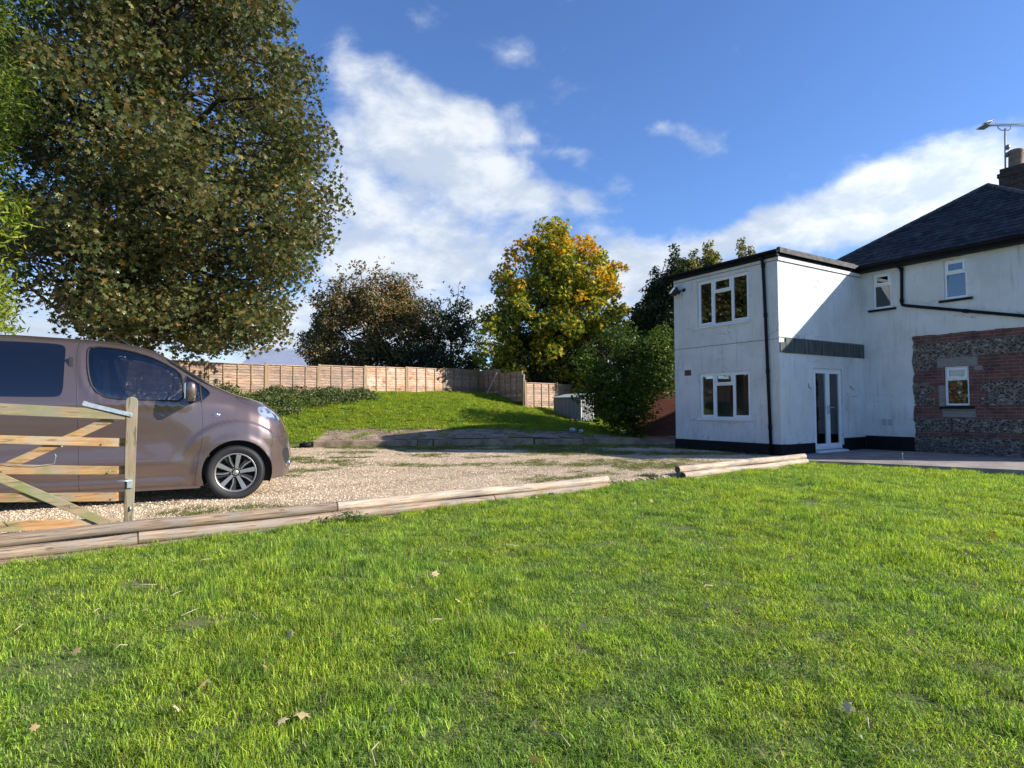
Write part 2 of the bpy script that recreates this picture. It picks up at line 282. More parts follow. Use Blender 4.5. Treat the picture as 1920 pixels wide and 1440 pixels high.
# ------------------------------------------------------------------ object helpers
def tag(o, label=None, cat=None, group=None, kind=None):
    if label: o['label'] = label
    if cat: o['category'] = cat
    if group: o['group'] = group
    if kind: o['kind'] = kind
    return o
def empty(name, loc=(0, 0, 0), rz=0, label=None, cat=None, group=None):
    o = bpy.data.objects.new(name, None); COL.objects.link(o); o.location = loc; o.rotation_euler = (0, 0, rz)
    o.empty_display_size = .1
    return tag(o, label, cat, group)
def link(name, me, mat=None, parent=None):
    o = bpy.data.objects.new(name, me); COL.objects.link(o)
    if mat is not None: me.materials.append(mat)
    if parent is not None: o.parent = parent
    return o
class MB:
    def __init__(s): s.v = []; s.f = []; s.sm = []; s.uv = None; s.mi = []
    def add(s, vs, fs, smooth=False, mi=0):
        n = len(s.v); s.v += [tuple(v) for v in vs]
        for f in fs: s.f.append(tuple(i+n for i in f)); s.sm.append(smooth); s.mi.append(mi)
    def box(s, x0, x1, y0, y1, z0, z1, mi=0):
        s.add([(x0,y0,z0),(x1,y0,z0),(x1,y1,z0),(x0,y1,z0),(x0,y0,z1),(x1,y0,z1),(x1,y1,z1),(x0,y1,z1)],
              [(0,3,2,1),(4,5,6,7),(0,1,5,4),(1,2,6,5),(2,3,7,6),(3,0,4,7)], mi=mi)
    def tube(s, pts, radii, n=8, cap=True, smooth=True):
        pts = [Vector(p) for p in pts]
        if not hasattr(radii, '__len__'): radii = [radii]*len(pts)
        vs = []; prev = None
        for i, p in enumerate(pts):
            d = (pts[min(i+1, len(pts)-1)] - pts[max(i-1, 0)]).normalized()
            if prev is None:
                a = Vector((0, 0, 1)) if abs(d.z) < .9 else Vector((1, 0, 0)); u = d.cross(a).normalized()
            else: u = (prev - d*prev.dot(d)).normalized()
            prev = u; w = d.cross(u)
            for k in range(n):
                t = 2*math.pi*k/n; vs.append(p + (u*math.cos(t) + w*math.sin(t))*radii[i])
        fs = [(i*n+k, i*n+(k+1) % n, (i+1)*n+(k+1) % n, (i+1)*n+k) for i in range(len(pts)-1) for k in range(n)]
        n0 = len(s.v); s.add(vs, fs, smooth)
        if cap:
            L_ = n0+len(vs)-n
            for f in (tuple(range(n0+n-1, n0-1, -1)), tuple(range(L_, L_+n))): s.f.append(f); s.sm.append(False); s.mi.append(0)
    def prism(s, poly, axis, a, b_):
        """poly of 2D points extruded along an axis between a and b_"""
        def P(p, t): return {'x': (t, p[0], p[1]), 'y': (p[0], t, p[1]), 'z': (p[0], p[1], t)}[axis]
        n = len(poly); vs = [P(p, a) for p in poly] + [P(p, b_) for p in poly]
        s.add(vs, [tuple(range(n-1, -1, -1)), tuple(range(n, 2*n))] + [(i, (i+1) % n, n+(i+1) % n, n+i) for i in range(n)])
    def beam(s, p, q, w, h, upv=(0, 0, 1)):
        """box beam from p to q; w across, h along upv"""
        p = Vector(p); q = Vector(q); d = (q-p).normalized(); uu = Vector(upv); sd_ = d.cross(uu).normalized(); uu = sd_.cross(d).normalized()
        vs = [c + sd_*a*w/2 + uu*b*h/2 for c in (p, q) for a, b in ((-1,-1),(1,-1),(1,1),(-1,1))]
        s.add(vs, [(3,2,1,0),(4,5,6,7),(0,1,5,4),(1,2,6,5),(2,3,7,6),(3,0,4,7)])
    def build(s, name, mat=None, parent=None, bevel=0, recalc=True):
        me = bpy.data.meshes.new(name); me.from_pydata(s.v, [], s.f); me.update()
        if any(s.sm): me.polygons.foreach_set('use_smooth', s.sm)
        if isinstance(mat, (list, tuple)):
            for mm in mat: me.materials.append(mm)
            me.polygons.foreach_set('material_index', s.mi); mat = None
        if recalc:
            bm = bmesh.new(); bm.from_mesh(me); bmesh.ops.recalc_face_normals(bm, faces=bm.faces); bm.to_mesh(me); bm.free()
        o = link(name, me, mat, parent)
        if bevel:
            md = o.modifiers.new('bevel', 'BEVEL'); md.width = bevel; md.segments = 2; md.limit_method = 'ANGLE'; md.angle_limit = rad(40)
        return o
def np_mesh(name, V, F, smooth=False):
    """V (n,3), F (m,k) constant face size"""
    me = bpy.data.meshes.new(name); n, mN, k = len(V), len(F), F.shape[1]
    me.vertices.add(n); me.vertices.foreach_set('co', V.astype(np.float32).ravel())
    me.loops.add(mN*k); me.loops.foreach_set('vertex_index', F.astype(np.int32).ravel())
    me.polygons.add(mN); me.polygons.foreach_set('loop_start', np.arange(mN, dtype=np.int32)*k)
    try: me.polygons.foreach_set('loop_total', np.full(mN, k, dtype=np.int32))
    except Exception: pass
    me.polygons.foreach_set('use_smooth', np.full(mN, smooth))
    me.update(calc_edges=True); me.validate(); return me
def split_loose(o, tol=.004):
    """separate the pieces of a finished part into parts of their own"""
    me = o.data; n = len(me.vertices); par = list(range(n))
    def find(a):
        while par[a] != a: par[a] = par[par[a]]; a = par[a]
        return a
    for e in me.edges:
        a, b_ = find(e.vertices[0]), find(e.vertices[1])
        if a != b_: par[a] = b_
    co = np.zeros(n*3); me.vertices.foreach_get('co', co); co = co.reshape(-1, 3); root = np.array([find(i) for i in range(n)])
    ids = list(np.unique(root)); bb = [(co[root == i].min(0)-tol, co[root == i].max(0)+tol) for i in ids]; gi = list(range(len(ids)))
    for i in range(len(ids)):
        for j in range(i):
            if np.all(bb[i][0] <= bb[j][1]) and np.all(bb[j][0] <= bb[i][1]):
                a, b_ = gi[i], gi[j]; gi = [b_ if q == a else q for q in gi]
    gs = sorted(set(gi))
    if len(gs) < 2: return
    own = {r_: gi[k] for k, r_ in enumerate(ids)}; vg = np.array([own[r_] for r_ in root])
    base = o.name.split('.')[0]
    for k, gsel in enumerate(gs):
        bm = bmesh.new(); bm.from_mesh(me); bm.verts.ensure_lookup_table()
        bmesh.ops.delete(bm, geom=[v for v in bm.verts if vg[v.index] != gsel], context='VERTS')
        m2 = bpy.data.meshes.new(base); bm.to_mesh(m2); bm.free()
        for mm in me.materials: m2.materials.append(mm)
        q = bpy.data.objects.new(base, m2); COL.objects.link(q); q.parent = o.parent; q.matrix_world = o.matrix_world.copy(); q.location = o.location; q.rotation_euler = o.rotation_euler
        for md in o.modifiers:
            if md.type == 'BEVEL': mq = q.modifiers.new('bevel', 'BEVEL'); mq.width = md.width; mq.segments = md.segments; mq.limit_method = 'ANGLE'; mq.angle_limit = md.angle_limit
    bpy.data.objects.remove(o)
def interp(x, pts): return np.interp(x, [p[0] for p in pts], [p[1] for p in pts])
def sstep(a, b_, x):
    t = np.clip((np.asarray(x, float)-a)/(b_-a), 0, 1); return t*t*(3-2*t)

# ------------------------------------------------------------------ terrain
LP0 = np.array([-4.33, 5.0]); LP1 = np.array([6.05, 12.21]); LD = (LP1-LP0)/np.linalg.norm(LP1-LP0); LN = np.array([-LD[1], LD[0]])
PE = np.array([6.33, 12.20]); PE1 = np.array([8.98, 10.30]); PD = (PE1-PE)/np.linalg.norm(PE1-PE); PN = np.array([-PD[1], PD[0]])
def dhard(x, y):
    s = (x-LP0[0])*LN[0] + (y-LP0[1])*LN[1]; s2 = (x-PE[0])*PN[0] + (y-PE[1])*PN[1]
    return np.where(x < 6.2, s, s2)
KX0, KY0, KX1, KY1 = -5.9, 17.0, 3.84, 17.7
def kerb_y(x): return KY0 + (x-KX0)*(KY1-KY0)/(KX1-KX0)
CP = np.array([(-30,14,1.9),(-12,16.8,.7),(-9,17.1,.6),(-5.6,17.3,.52),(-2,17.5,.54),(2,17.8,.53),(4.2,18.1,.38),(-7,18.5,.8),(-4.5,18.8,.80),(0,19.2,.78),(2.2,20.2,.76),
  (-13,16.0,1.9),(-9.8,18.85,1.93),(-8.4,20.1,1.97),(-5.6,22.6,2.05),(-3,24.9,2.1),(-1.5,26.4,2.1),(-.5,24.8,1.93),(.45,23.2,1.45),(1.9,24.4,1.3),(3.3,25.7,1.2),(2.5,22.7,.96),(1.2,21.6,1.05),
  (4.4,20.5,.48),(5.5,22,.48),(7,24,.6),(7,18,.33),(10,25,.6),(-8,40,2),(0,40,1.6),(10,40,1.2),(-30,30,2.2),(-20,24,2.1),(25,30,.6),(25,17,.33),(0,70,1.5),(-40,60,2),(40,60,.8)], float)
def tps_fit(P, zv):
    n = len(P); D = np.linalg.norm(P[:, None]-P[None], axis=2); K = np.where(D > 0, D*D*np.log(D+1e-12), 0) + np.eye(n)*.3
    A = np.zeros((n+3, n+3)); A[:n, :n] = K; A[:n, n] = 1; A[:n, n+1:] = P; A[n, :n] = 1; A[n+1:, :n] = P.T
    return np.linalg.solve(A, np.concatenate([zv, [0, 0, 0]]))
TW = tps_fit(CP[:, :2], CP[:, 2])
def tps(x, y):
    sh = np.shape(x); q = np.stack([np.ravel(x), np.ravel(y)], 1); out = np.zeros(len(q))
    for i, (a, b_) in enumerate(CP[:, :2]):
        d2 = (q[:, 0]-a)**2 + (q[:, 1]-b_)**2; out += TW[i]*np.where(d2 > 0, .5*d2*np.log(d2+1e-12), 0)
    n = len(CP); return (out + TW[n] + TW[n+1]*q[:, 0] + TW[n+2]*q[:, 1]).reshape(sh)
def vnoise(x, y, s, seed=0):
    """cheap smooth value noise, 0..1"""
    x = np.asarray(x, float)/s + seed*17.3; y = np.asarray(y, float)/s + seed*9.1
    xi = np.floor(x); yi = np.floor(y); fx = x-xi; fy = y-yi; fx = fx*fx*(3-2*fx); fy = fy*fy*(3-2*fy)
    def h(a, b_): return np.modf(np.abs(np.sin(a*127.1+b_*311.7+seed*3.7)*43758.5453))[0]
    return (h(xi, yi)*(1-fx)+h(xi+1, yi)*fx)*(1-fy) + (h(xi, yi+1)*(1-fx)+h(xi+1, yi+1)*fx)*fy
HARD = .33
def H(x, y):
    x = np.asarray(x, float); y = np.asarray(y, float)
    hl = .27*(1-np.exp(-np.maximum(y, 0)/4.0)) + .03*(vnoise(x, y, 1.1, 1)-.5) + .018*(vnoise(x, y, .35, 2)-.5)
    d = dhard(x, y); hg = HARD + .012*(vnoise(x, y, .8, 3)-.5)
    h = hl + (hg-hl)*sstep(-.02, .12, d)
    yk = y - kerb_y(np.clip(x, -40, 40))
    hb = tps(np.clip(x, -40, 40), np.clip(y, 10, 70)) + .05*(vnoise(x, y, 1.6, 4)-.5)*(yk > 1.5)
    return np.where(yk > 0, h + (hb-h)*sstep(0, .22, yk), h)

def sheet(name, xs, ys, mat, dz=0, keep=None, kind='structure', hfun=H):
    Xg, Yg = np.meshgrid(xs, ys); Zg = hfun(Xg, Yg) + dz; nx, ny = len(xs), len(ys)
    V = np.stack([Xg.ravel(), Yg.ravel(), Zg.ravel()], 1)
    I = np.arange(nx*ny).reshape(ny, nx); F = np.stack([I[:-1, :-1].ravel(), I[:-1, 1:].ravel(), I[1:, 1:].ravel(), I[1:, :-1].ravel()], 1)
    if keep is not None:
        cx = V[F][:, :, 0].mean(1); cy = V[F][:, :, 1].mean(1); F = F[keep(cx, cy)]
        used = np.unique(F); mp = -np.ones(len(V), int); mp[used] = np.arange(len(used)); V = V[used]; F = mp[F]
    o = link(name, np_mesh(name, V, F, True), mat); tag(o, kind=kind); return o

# ground materials
mt, gg, b = base_mat('turf base'); M['turf'] = mt
P = gg.new('ShaderNodeNewGeometry').outputs['Position']
c = gg.mix(gg.range(gg.noise(P, 1.2, 5, .6), .35, .65), (.08, .14, .016), (.13, .20, .022))
c = gg.mix(gg.range(gg.noise(P, 30, 4, .7), .45, .7), c, (.06, .07, .02))
gg.put(b.inputs['Base Color'], c); b.inputs['Roughness'].default_value = .95; gg.put(b.inputs['Normal'], gg.bump(gg.noise(P, 60, 4), 1, .03))
mt, gg, b = base_mat('soil under turf'); M['soil'] = mt
P = gg.new('ShaderNodeNewGeometry').outputs['Position']
c = gg.mix(gg.range(gg.noise(P, 2.2, 5, .6), .4, .62), (.075, .12, .018), (.13, .14, .035))
c = gg.mix(gg.range(gg.noise(P, 2.2, 5, .7), .60, .70, 0, .6), c, (.20, .15, .09))
c = gg.mix(gg.range(gg.noise(P, 70, 4, .7), .5, .66, 0, .6), c, (.16, .19, .05))
gg.put(b.inputs['Base Color'], c); b.inputs['Roughness'].default_value = .95; gg.put(b.inputs['Normal'], gg.bump(gg.noise(P, 80, 4), 1, .02))
mt, gg, b = base_mat('gravel'); M['gravel'] = mt
P = gg.new('ShaderNodeNewGeometry').outputs['Position']; P0 = gg.mapping(P, scale=(1, 1, 0))
v1 = gg.voronoi(P0, 80); rr = gg.sep(v1.outputs['Color'])[0]
gc = gg.ramp(rr, [(0, (.32, .21, .12)), (.3, (.56, .41, .25)), (.6, (.72, .56, .37)), (.85, (.84, .72, .54)), (1, (.58, .36, .22))])
gc = gg.mix(gg.range(gg.noise(P0, .9, 5, .6), .48, .66, 0, .5), gc, gg.mix(gg.noise(P0, 20, 3), (.20, .13, .09), (.34, .26, .19)))
gc = gg.mix(gg.range(gg.noise(gg.mapping(P0, (3, 7, 0), scale=(.6, 1.2, 1)), 1.0, 5, .65), .55, .68, 0, .7), gc, (.13, .15, .05))
e1 = gg.voronoi(P0, 80, 'DISTANCE_TO_EDGE'); gc = gg.mix(gg.range(e1.outputs['Distance'], .0, .12, .5, 0), gc, (.06, .045, .03))
xx_, yy_, _z = gg.sep(P); vv_ = gg.math('ADD', gg.math('MULTIPLY', gg.math('ADD', xx_, 4.33), -.570), gg.math('MULTIPLY', gg.math('SUBTRACT', yy_, 5.0), .821)); vv_ = gg.math('ADD', vv_, gg.math('MULTIPLY', gg.noise(P0, .5, 2), .5))
rut = gg.math('MAXIMUM', gg.range(gg.math('ABSOLUTE', gg.math('SUBTRACT', vv_, 2.3)), .12, .32, 1, 0), gg.range(gg.math('ABSOLUTE', gg.math('SUBTRACT', vv_, 3.9)), .12, .32, 1, 0))
gc = gg.mix(gg.math('MULTIPLY', rut, gg.range(gg.noise(P0, 2, 4), .3, .6, .2, .6)), gc, (.30, .21, .14))
gg.put(b.inputs['Base Color'], gc); b.inputs['Roughness'].default_value = .9; gg.put(b.inputs['Normal'], gg.bump(v1.outputs['Distance'], 1, -.02))
mt, gg, b = base_mat('worn concrete'); M['concrete'] = mt
P = gg.new('ShaderNodeNewGeometry').outputs['Position']
c = gg.mix(gg.range(gg.noise(P, 2.0, 6, .65), .35, .65), (.19, .125, .08), (.38, .28, .19))
c = gg.mix(gg.range(gg.noise(P, 1.1, 5, .7), .52, .66, 0, .7), c, (.09, .085, .05))
c = gg.mix(gg.range(gg.noise(P, 35, 4), .6, .72, 0, .7), c, (.5, .45, .38))
gg.put(b.inputs['Base Color'], c); b.inputs['Roughness'].default_value = .9; gg.put(b.inputs['Normal'], gg.bump(gg.noise(P, 22, 5, .7), .7, .02))
mt, gg, b = base_mat('patio concrete'); M['patio'] = mt
P = gg.new('ShaderNodeNewGeometry').outputs['Position']
c = gg.mix(gg.range(gg.noise(P, 1.6, 6, .65), .35, .65), (.20, .165, .145), (.33, .28, .25))
c = gg.mix(gg.range(gg.noise(P, 40, 4), .55, .72, 0, .7), c, (.12, .10, .09))
gg.put(b.inputs['Base Color'], c); b.inputs['Roughness'].default_value = .9; gg.put(b.inputs['Normal'], gg.bump(gg.noise(P, 26, 5, .7), .6, .015))

xs = np.concatenate([np.linspace(-40, -12, 15)[:-1], np.arange(-12, 14, .16), np.linspace(14, 40, 14)])
ys = np.concatenate([np.linspace(-40, 0, 21)[:-1], np.arange(0, 28, .16), np.linspace(28.2, 70, 22)])
sheet('lawn', xs, ys, M['soil'], 0, lambda x, y: (y - kerb_y(np.clip(x,-40,40)) < .4))
sheet('grass_bank', xs, ys, M['turf'], 0, lambda x, y: (y - kerb_y(np.clip(x,-40,40)) >= .4))
g_me = MB(); g_me.add([(-400,-400,-.35),(400,-400,-.35),(400,400,-.35),(-400,400,-.35)], [(0,1,2,3)]); tag(g_me.build('ground', M['turf'], recalc=False), kind='structure')
# gravel sheet 6 mm above the terrain on the hard side
def on_gravel(x, y):
    front = ((x-6.17)*.848+(y-13.5)*.53 < .1) & (x < 6.15)
    return (dhard(x, y) > .07) & (y < kerb_y(np.clip(x,-40,40)) - .02) & (x > -14) & (front | ((y > 16.2) & (x < 7.5)))
sheet('gravel_drive', np.arange(-14, 7.5, .07), np.arange(2, 18, .07), M['gravel'], .006, on_gravel)
def in_yard(x, y):   # concrete strip leading behind the annex
    return (x > 3.7) & (x < 8) & (y > 17.3) & (y < 21.6)
sheet('yard_path', np.arange(3.7, 8, .2), np.arange(17.3, 21.7, .2), M['concrete'], .012)
sheet('broken_slab', np.arange(-5.9, 4.0, .12), np.arange(17.1, 19.6, .12), M['concrete'], .012,
      lambda x, y: (y > kerb_y(x)+.23) & (y < 18.72 + .045*(x+5.9) + .35*(vnoise(x, y, .7, 8)-.5)))
# patio slab, a real 5 cm thick edge
pb = MB(); e0 = PE - PD*.25; e1 = PE + PD*14
pb.prism([(e0[0], e0[1]), (e1[0], e1[1]), (e1[0]+6, e1[1]+10), (12, 22), (5.9, 14.2)], 'z', .10, .345)
tag(pb.build('patio', M['patio']), kind='structure')

# ------------------------------------------------------------------ house (own frame: x to the viewer's right, y inwards, z up)
HA = rad(122.03-180); HO = (6.171, 13.5, 0)
house = empty('house', HO, HA, 'white rendered house with flat roofed annex, dark slate roof and bare flint patch', 'house')
def wall_open(mb, axis, c0, c1, u0, u1, z0, z1, openings):
    """wall slab with rectangular openings; axis 'x': runs along x, thickness y in c0..c1; axis 'y': runs along y, thickness x"""
    us = sorted({u0, u1, *[o[0] for o in openings], *[o[1] for o in openings]}); zs = sorted({z0, z1, *[o[2] for o in openings], *[o[3] for o in openings]})
    def solid(i, j):
        if i < 0 or j < 0 or i >= len(us)-1 or j >= len(zs)-1: return False
        mu = (us[i]+us[i+1])/2; mz = (zs[j]+zs[j+1])/2
        return not any(o[0] < mu < o[1] and o[2] < mz < o[3] for o in openings)
    def P(u, c, z): return (u, c, z) if axis == 'x' else (c, u, z)
    for i in range(len(us)-1):
        for j in range(len(zs)-1):
            if not solid(i, j): continue
            a, b_, c, d = us[i], us[i+1], zs[j], zs[j+1]
            for cc in (c0, c1): mb.add([P(a, cc, c), P(b_, cc, c), P(b_, cc, d), P(a, cc, d)], [(0, 1, 2, 3)])
            if not solid(i-1, j): mb.add([P(a, c0, c), P(a, c1, c), P(a, c1, d), P(a, c0, d)], [(0, 1, 2, 3)])
            if not solid(i+1, j): mb.add([P(b_, c0, c), P(b_, c1, c), P(b_, c1, d), P(b_, c0, d)], [(0, 1, 2, 3)])
            if not solid(i, j-1): mb.add([P(a, c0, c), P(b_, c0, c), P(b_, c1, c), P(a, c1, c)], [(0, 1, 2, 3)])
            if not solid(i, j+1): mb.add([P(a, c0, d), P(b_, c0, d), P(b_, c1, d), P(a, c1, d)], [(0, 1, 2, 3)])
# openings
W1 = (-2.335, -.755, 3.57, 4.775); W2 = (-2.318, -.765, 1.17, 2.345)
W3 = (.285, .73, 3.985, 4.885); W4 = (1.89, 2.35, 3.99, 4.895); W5 = (1.82, 2.31, 1.473, 2.392)
DR = (1.35, 2.62, .40, 2.40)
TOP = 4.95; PL = .60
mb = MB(); wall_open(mb, 'x', 0, .25, -3.15, 0, PL, TOP, [W1, W2]); mb.build('annex_front_wall', M['render'], house)
mb = MB(); wall_open(mb, 'y', -.25, 0, .25, 3.66, PL, TOP, [(DR[0], DR[1], PL-.1, DR[3])]); mb.build('annex_side_wall', M['render'], house)
mb = MB(); mb.box(-3.15, -2.9, .25, 3.66, PL, TOP); mb.build('annex_rear_wall', M['render'], house)
BR = 1.14   # left edge of the bare masonry
mb = MB(); wall_open(mb, 'x', 3.66, 3.95, 0, BR, .70, 5.12, [W3]); wall_open(mb, 'x', 3.66, 3.95, BR, 4.7, 3.20, 5.12, [W4])
mb.box(-1.0, -.01, 3.80, 3.95, .3, 5.12); mb.box(-1.0, -.75, 3.96, 10, .3, 5.12); mb.box(4.45, 4.7, 3.96, 10, .3, 5.12); mb.box(-1.0, 4.7, 10.01, 10.2, .3, 5.12)
mb.build('main_wall', M['render'], house)
mb = MB(); wall_open(mb, 'x', 3.685, 3.93, BR+.002, 4.695, .28, 3.198, [W5]); mb.build('flint_wall', M['flint'], house)
# ragged render lip over the bare masonry
mb = MB(); rng = random.Random(4)
for (p0, p1) in (((BR, 3.205), (4.7, 3.205)),):
    n = 40
    for i in range(n):
        a = p0[0]+(p1[0]-p0[0])*i/n; b_ = p0[0]+(p1[0]-p0[0])*(i+1)/n; mb.box(a, b_, 3.663, 3.69, 3.185-rng.random()*.02, 3.2)
n = 46
for i in range(n):
    a = .70+(3.2-.70)*i/n; b_ = .70+(3.2-.70)*(i+1)/n; mb.box(BR, BR+.006+rng.random()*.03 + .02*math.sin(i*.5), 3.662, 3.70, a, b_)
mb.build('render_edge', M['render'], house)
# plinths
mb = MB(); mb.box(-3.17, .02, -.02, .25, .15, .585); mb.box(-.2, .02, .26, DR[0]-.01, .15, .59); mb.box(-.2, .02, DR[1]+.01, 3.64, .15, .665); mb.box(.025, BR, 3.64, 3.7, .15, .70); mb.box(-3.17, -2.9, .26, 3.66, .15, .585)
mb.build('plinth', M['black'], house, bevel=.008)
# floors and inner rooms
M['room'] = simple('room plaster', (.42, .42, .38), .9); M['floor'] = simple('room floor', (.05, .045, .04), .7); M['carpet'] = simple('carpet', (.20, .19, .17), .95)
mb = MB(); mb.box(-2.9, -.25, .26, 3.6, .36, .42); mb.box(-.25, -.02, DR[0], DR[1], .36, .41); mb.box(-2.9, -.26, .26, 3.6, 3.02, 3.1); mb.box(0, 4.4, 3.96, 9.9, 3.0, 3.1); mb.box(0, 4.4, 3.96, 9.9, .36, .42); mb.build('floor', M['floor'], house)
mb = MB(); mb.box(-2.88, -2.8, .27, 3.6, .43, 3.0); mb.box(-2.79, -1.2, 2.6, 2.68, .43, 3.0); mb.box(-2.88, -2.8, .27, 3.6, 3.11, 4.85); mb.box(-2.79, -.27, 2.9, 2.98, 3.11, 4.85)
mb.box(0, 4.4, 6.5, 6.6, 3.11, 5.1); mb.box(0, 4.4, 6.5, 6.6, .43, 3.0); mb.box(-2.88, -.27, .28, 3.58, 4.86, 4.92); mb.build('inner_wall', M['room'], house)
# grooves: bell casts of the render between storeys
mb = MB(); mb.box(-3.156, .006, -.006, -.001, 3.035, 3.047); mb.box(-3.156, .006, -.010, -.001, 4.865, 4.878); mb.box(.001, .012, .0, 3.65, 4.848, 4.862); mb.box(.001, .012, .0, 3.65, 3.072, 3.085)
mb.build('render_joint', simple('dark joint', (.16, .16, .17), .9), house)
# flashing band on the side wall
mb = MB(); mb.add([(.004,.22,3.068),(.03,.22,3.062),(.03,.22,2.72),(.004,.22,2.72),(.004,3.655,3.068),(.03,3.655,3.062),(.028,3.655,2.725),(.004,3.655,2.72)], [(0,1,2,3),(7,6,5,4),(1,5,6,2),(0,4,5,1),(3,2,6,7)])
mb.box(.004, .022, .02, .219, 2.725, 2.96)
mb.build('flashing_band', M['lead'], house)
# annex flat roof: deck, black fascia + gutter at the front, felt drip at the side
mb = MB(); mb.box(-3.3, .09, -.02, 3.655, 5.06, 5.14); mb.build('annex_roof', M['felt'], house, bevel=.01)
mb = MB(); mb.box(-3.27, .05, -.085, -.005, 4.96, 5.055); mb.box(-3.27, .015, -.004, 3.65, 4.952, 5.058); mb.build('fascia', M['black'], house)
mb = MB()
prof = [(-.09 + .055*math.cos(t), 5.085 + .055*math.sin(t)) for t in [math.pi + math.pi*k/8 for k in range(9)]]; prof2 = [(-.09 + .047*math.cos(t), 5.087 + .047*math.sin(t)) for t in [2*math.pi - math.pi*k/8 for k in range(9)]]
pf = [(a - .05, b_) for a, b_ in prof + prof2]
mb.prism(pf, 'x', -3.36, .10)
for xx in (-2.7, -2.0, -1.2, -.4): mb.box(xx-.02, xx+.02, -.2, -.03, 5.02, 5.03)
mb.build('annex_gutter', M['black'], house)
mb = MB(); mb.box(.006, .03, -.004, 3.62, 4.865, 4.948); mb.build('side_board', M['render'], house)
mb = MB()
mb.prism([(.095, 5.03), (.095, 5.15), (.06, 5.165), (.0, 5.15), (.0, 5.141), (.08, 5.03)], 'y', -.03, 3.2); mb.build('felt_edge', M['felt'], house)
# downpipes
mb = MB(); mb.tube([(-.36, -.13, 5.03), (-.34, -.08, 4.93), (-.335, -.055, 4.80), (-.30, -.055, 3.6), (-.27, -.055, 2.3), (-.225, -.055, .35)], .036, 12)
for zc, xc in ((4.8, -.335), (3.62, -.30), (2.3, -.27), (1.0, -.24)): mb.tube([(xc, -.055, zc-.05), (xc, -.055, zc+.05)], .044, 12)
mb.build('downpipe', M['black'], house)
mb = MB(); mb.tube([(.93, 3.40, 5.12), (.935, 3.42, 5.02), (1.0, 3.60, 4.88), (1.0, 3.61, 4.78), (.985, 3.61, 4.03), (1.0, 3.61, 3.99), (1.06, 3.61, 3.965), (4.6, 3.61, 3.09)], .036, 12)
for q in ((1.0, 4.88), (.985, 4.1)): mb.tube([(q[0], 3.61, q[1]-.05), (q[0], 3.61, q[1]+.05)], .044, 12)
mb.tube([(2.28, 3.61, 3.66), (2.38, 3.61, 3.635)], .045, 12); mb.build('downpipe', M['black'], house)
# windows: part window (outer frame) > sash, pane, sill
def window(rect, y, cols, blackd=False, trans=(.30,), sill=None, ov=.0, wallmat=None):
    """cols: list of (u0,u1,kind) ; kind 'f' full casement, 'tf' top light over fixed/casement; frame face sits at y+.03"""
    x0, x1, z0, z1 = rect; fy = y + .035; t = .045; fm = MB()
    # outer frame
    fm.box(x0, x0+t, fy, fy+.06, z0, z1); fm.box(x1-t, x1, fy, fy+.06, z0, z1); fm.box(x0+t, x1-t, fy, fy+.06, z0, z0+t); fm.box(x0+t, x1-t, fy, fy+.06, z1-t, z1)
    for i in range(len(cols)-1): u = cols[i][1]; fm.box(u-t/2, u+t/2, fy+.002, fy+.058, z0+t, z1-t)
    tz = z1 - (z1-z0)*trans[0]
    for c in cols:
        if c[2] == 'tf': fm.box(c[0]+t/2+.001, c[1]-t/2-.001, fy+.004, fy+.056, tz-t/2, tz+t/2)
    w = fm.build('window', M['upvc'], house, bevel=.004)
    def sash(u0, u1, a, b_, wd, proud):
        s_ = MB(); yy = fy-proud; s_.box(u0, u0+wd, yy, yy+.05, a, b_); s_.box(u1-wd, u1, yy, yy+.05, a, b_); s_.box(u0+wd, u1-wd, yy, yy+.05, a, a+wd); s_.box(u0+wd, u1-wd, yy, yy+.05, b_-wd, b_)
        s_.build('sash', M['upvc'], w, bevel=.005)
        p = MB(); p.box(u0+wd-.004, u1-wd+.004, yy+.022, yy+.028, a+wd-.004, b_-wd+.004); p.build('pane', M['glass'], w)
    for i, c in enumerate(cols):
        a0 = c[0] + (t if i == 0 else t/2) - .008; a1 = c[1] - (t if i == len(cols)-1 else t/2) + .008
        if c[2] == 'f': sash(a0, a1, z0+t-.008, z1-t+.008, .05, .015)
        else:
            sash(a0, a1, tz+t/2-.008, z1-t+.008, .05, .015)
            p = MB(); p.box(a0+.003, a1-.003, fy+.022, fy+.028, z0+t-.003, tz-t/2+.003); p.build('pane', M['glass'], w)
    if sill == 'white':
        s_ = MB(); s_.prism([(y-.045, z0-.045), (y-.045, z0-.02), (fy, z0-.002), (fy, z0-.045)], 'x', x0-.06, x1+.03); s_.build('sill', M['upvc'], w)
    elif sill == 'black':
        s_ = MB(); s_.prism([(y-.075, z0-.075), (y-.075, z0-.035), (y+.034, z0-.003), (y+.034, z0-.075)], 'x', x0-.10, x1+.10); s_.build('sill', M['black'], w)
    return w
window(W1, -.0, [(-2.335, -1.835, 'f'), (-1.835, -1.28, 'tf'), (-1.28, -.755, 'f')], trans=(.30,), sill='white')
window(W2, -.0, [(-2.318, -1.83, 'f'), (-1.83, -1.285, 'tf'), (-1.285, -.765, 'f')], trans=(.27,), sill='white')
window(W3, 3.66, [(W3[0], W3[1], 'tf')], trans=(.34,), sill='black')
window(W4, 3.66, [(W4[0], W4[1], 'tf')], trans=(.34,), sill='black')
window(W5, 3.70, [(W5[0], W5[1], 'tf')], trans=(.33,), sill='black')
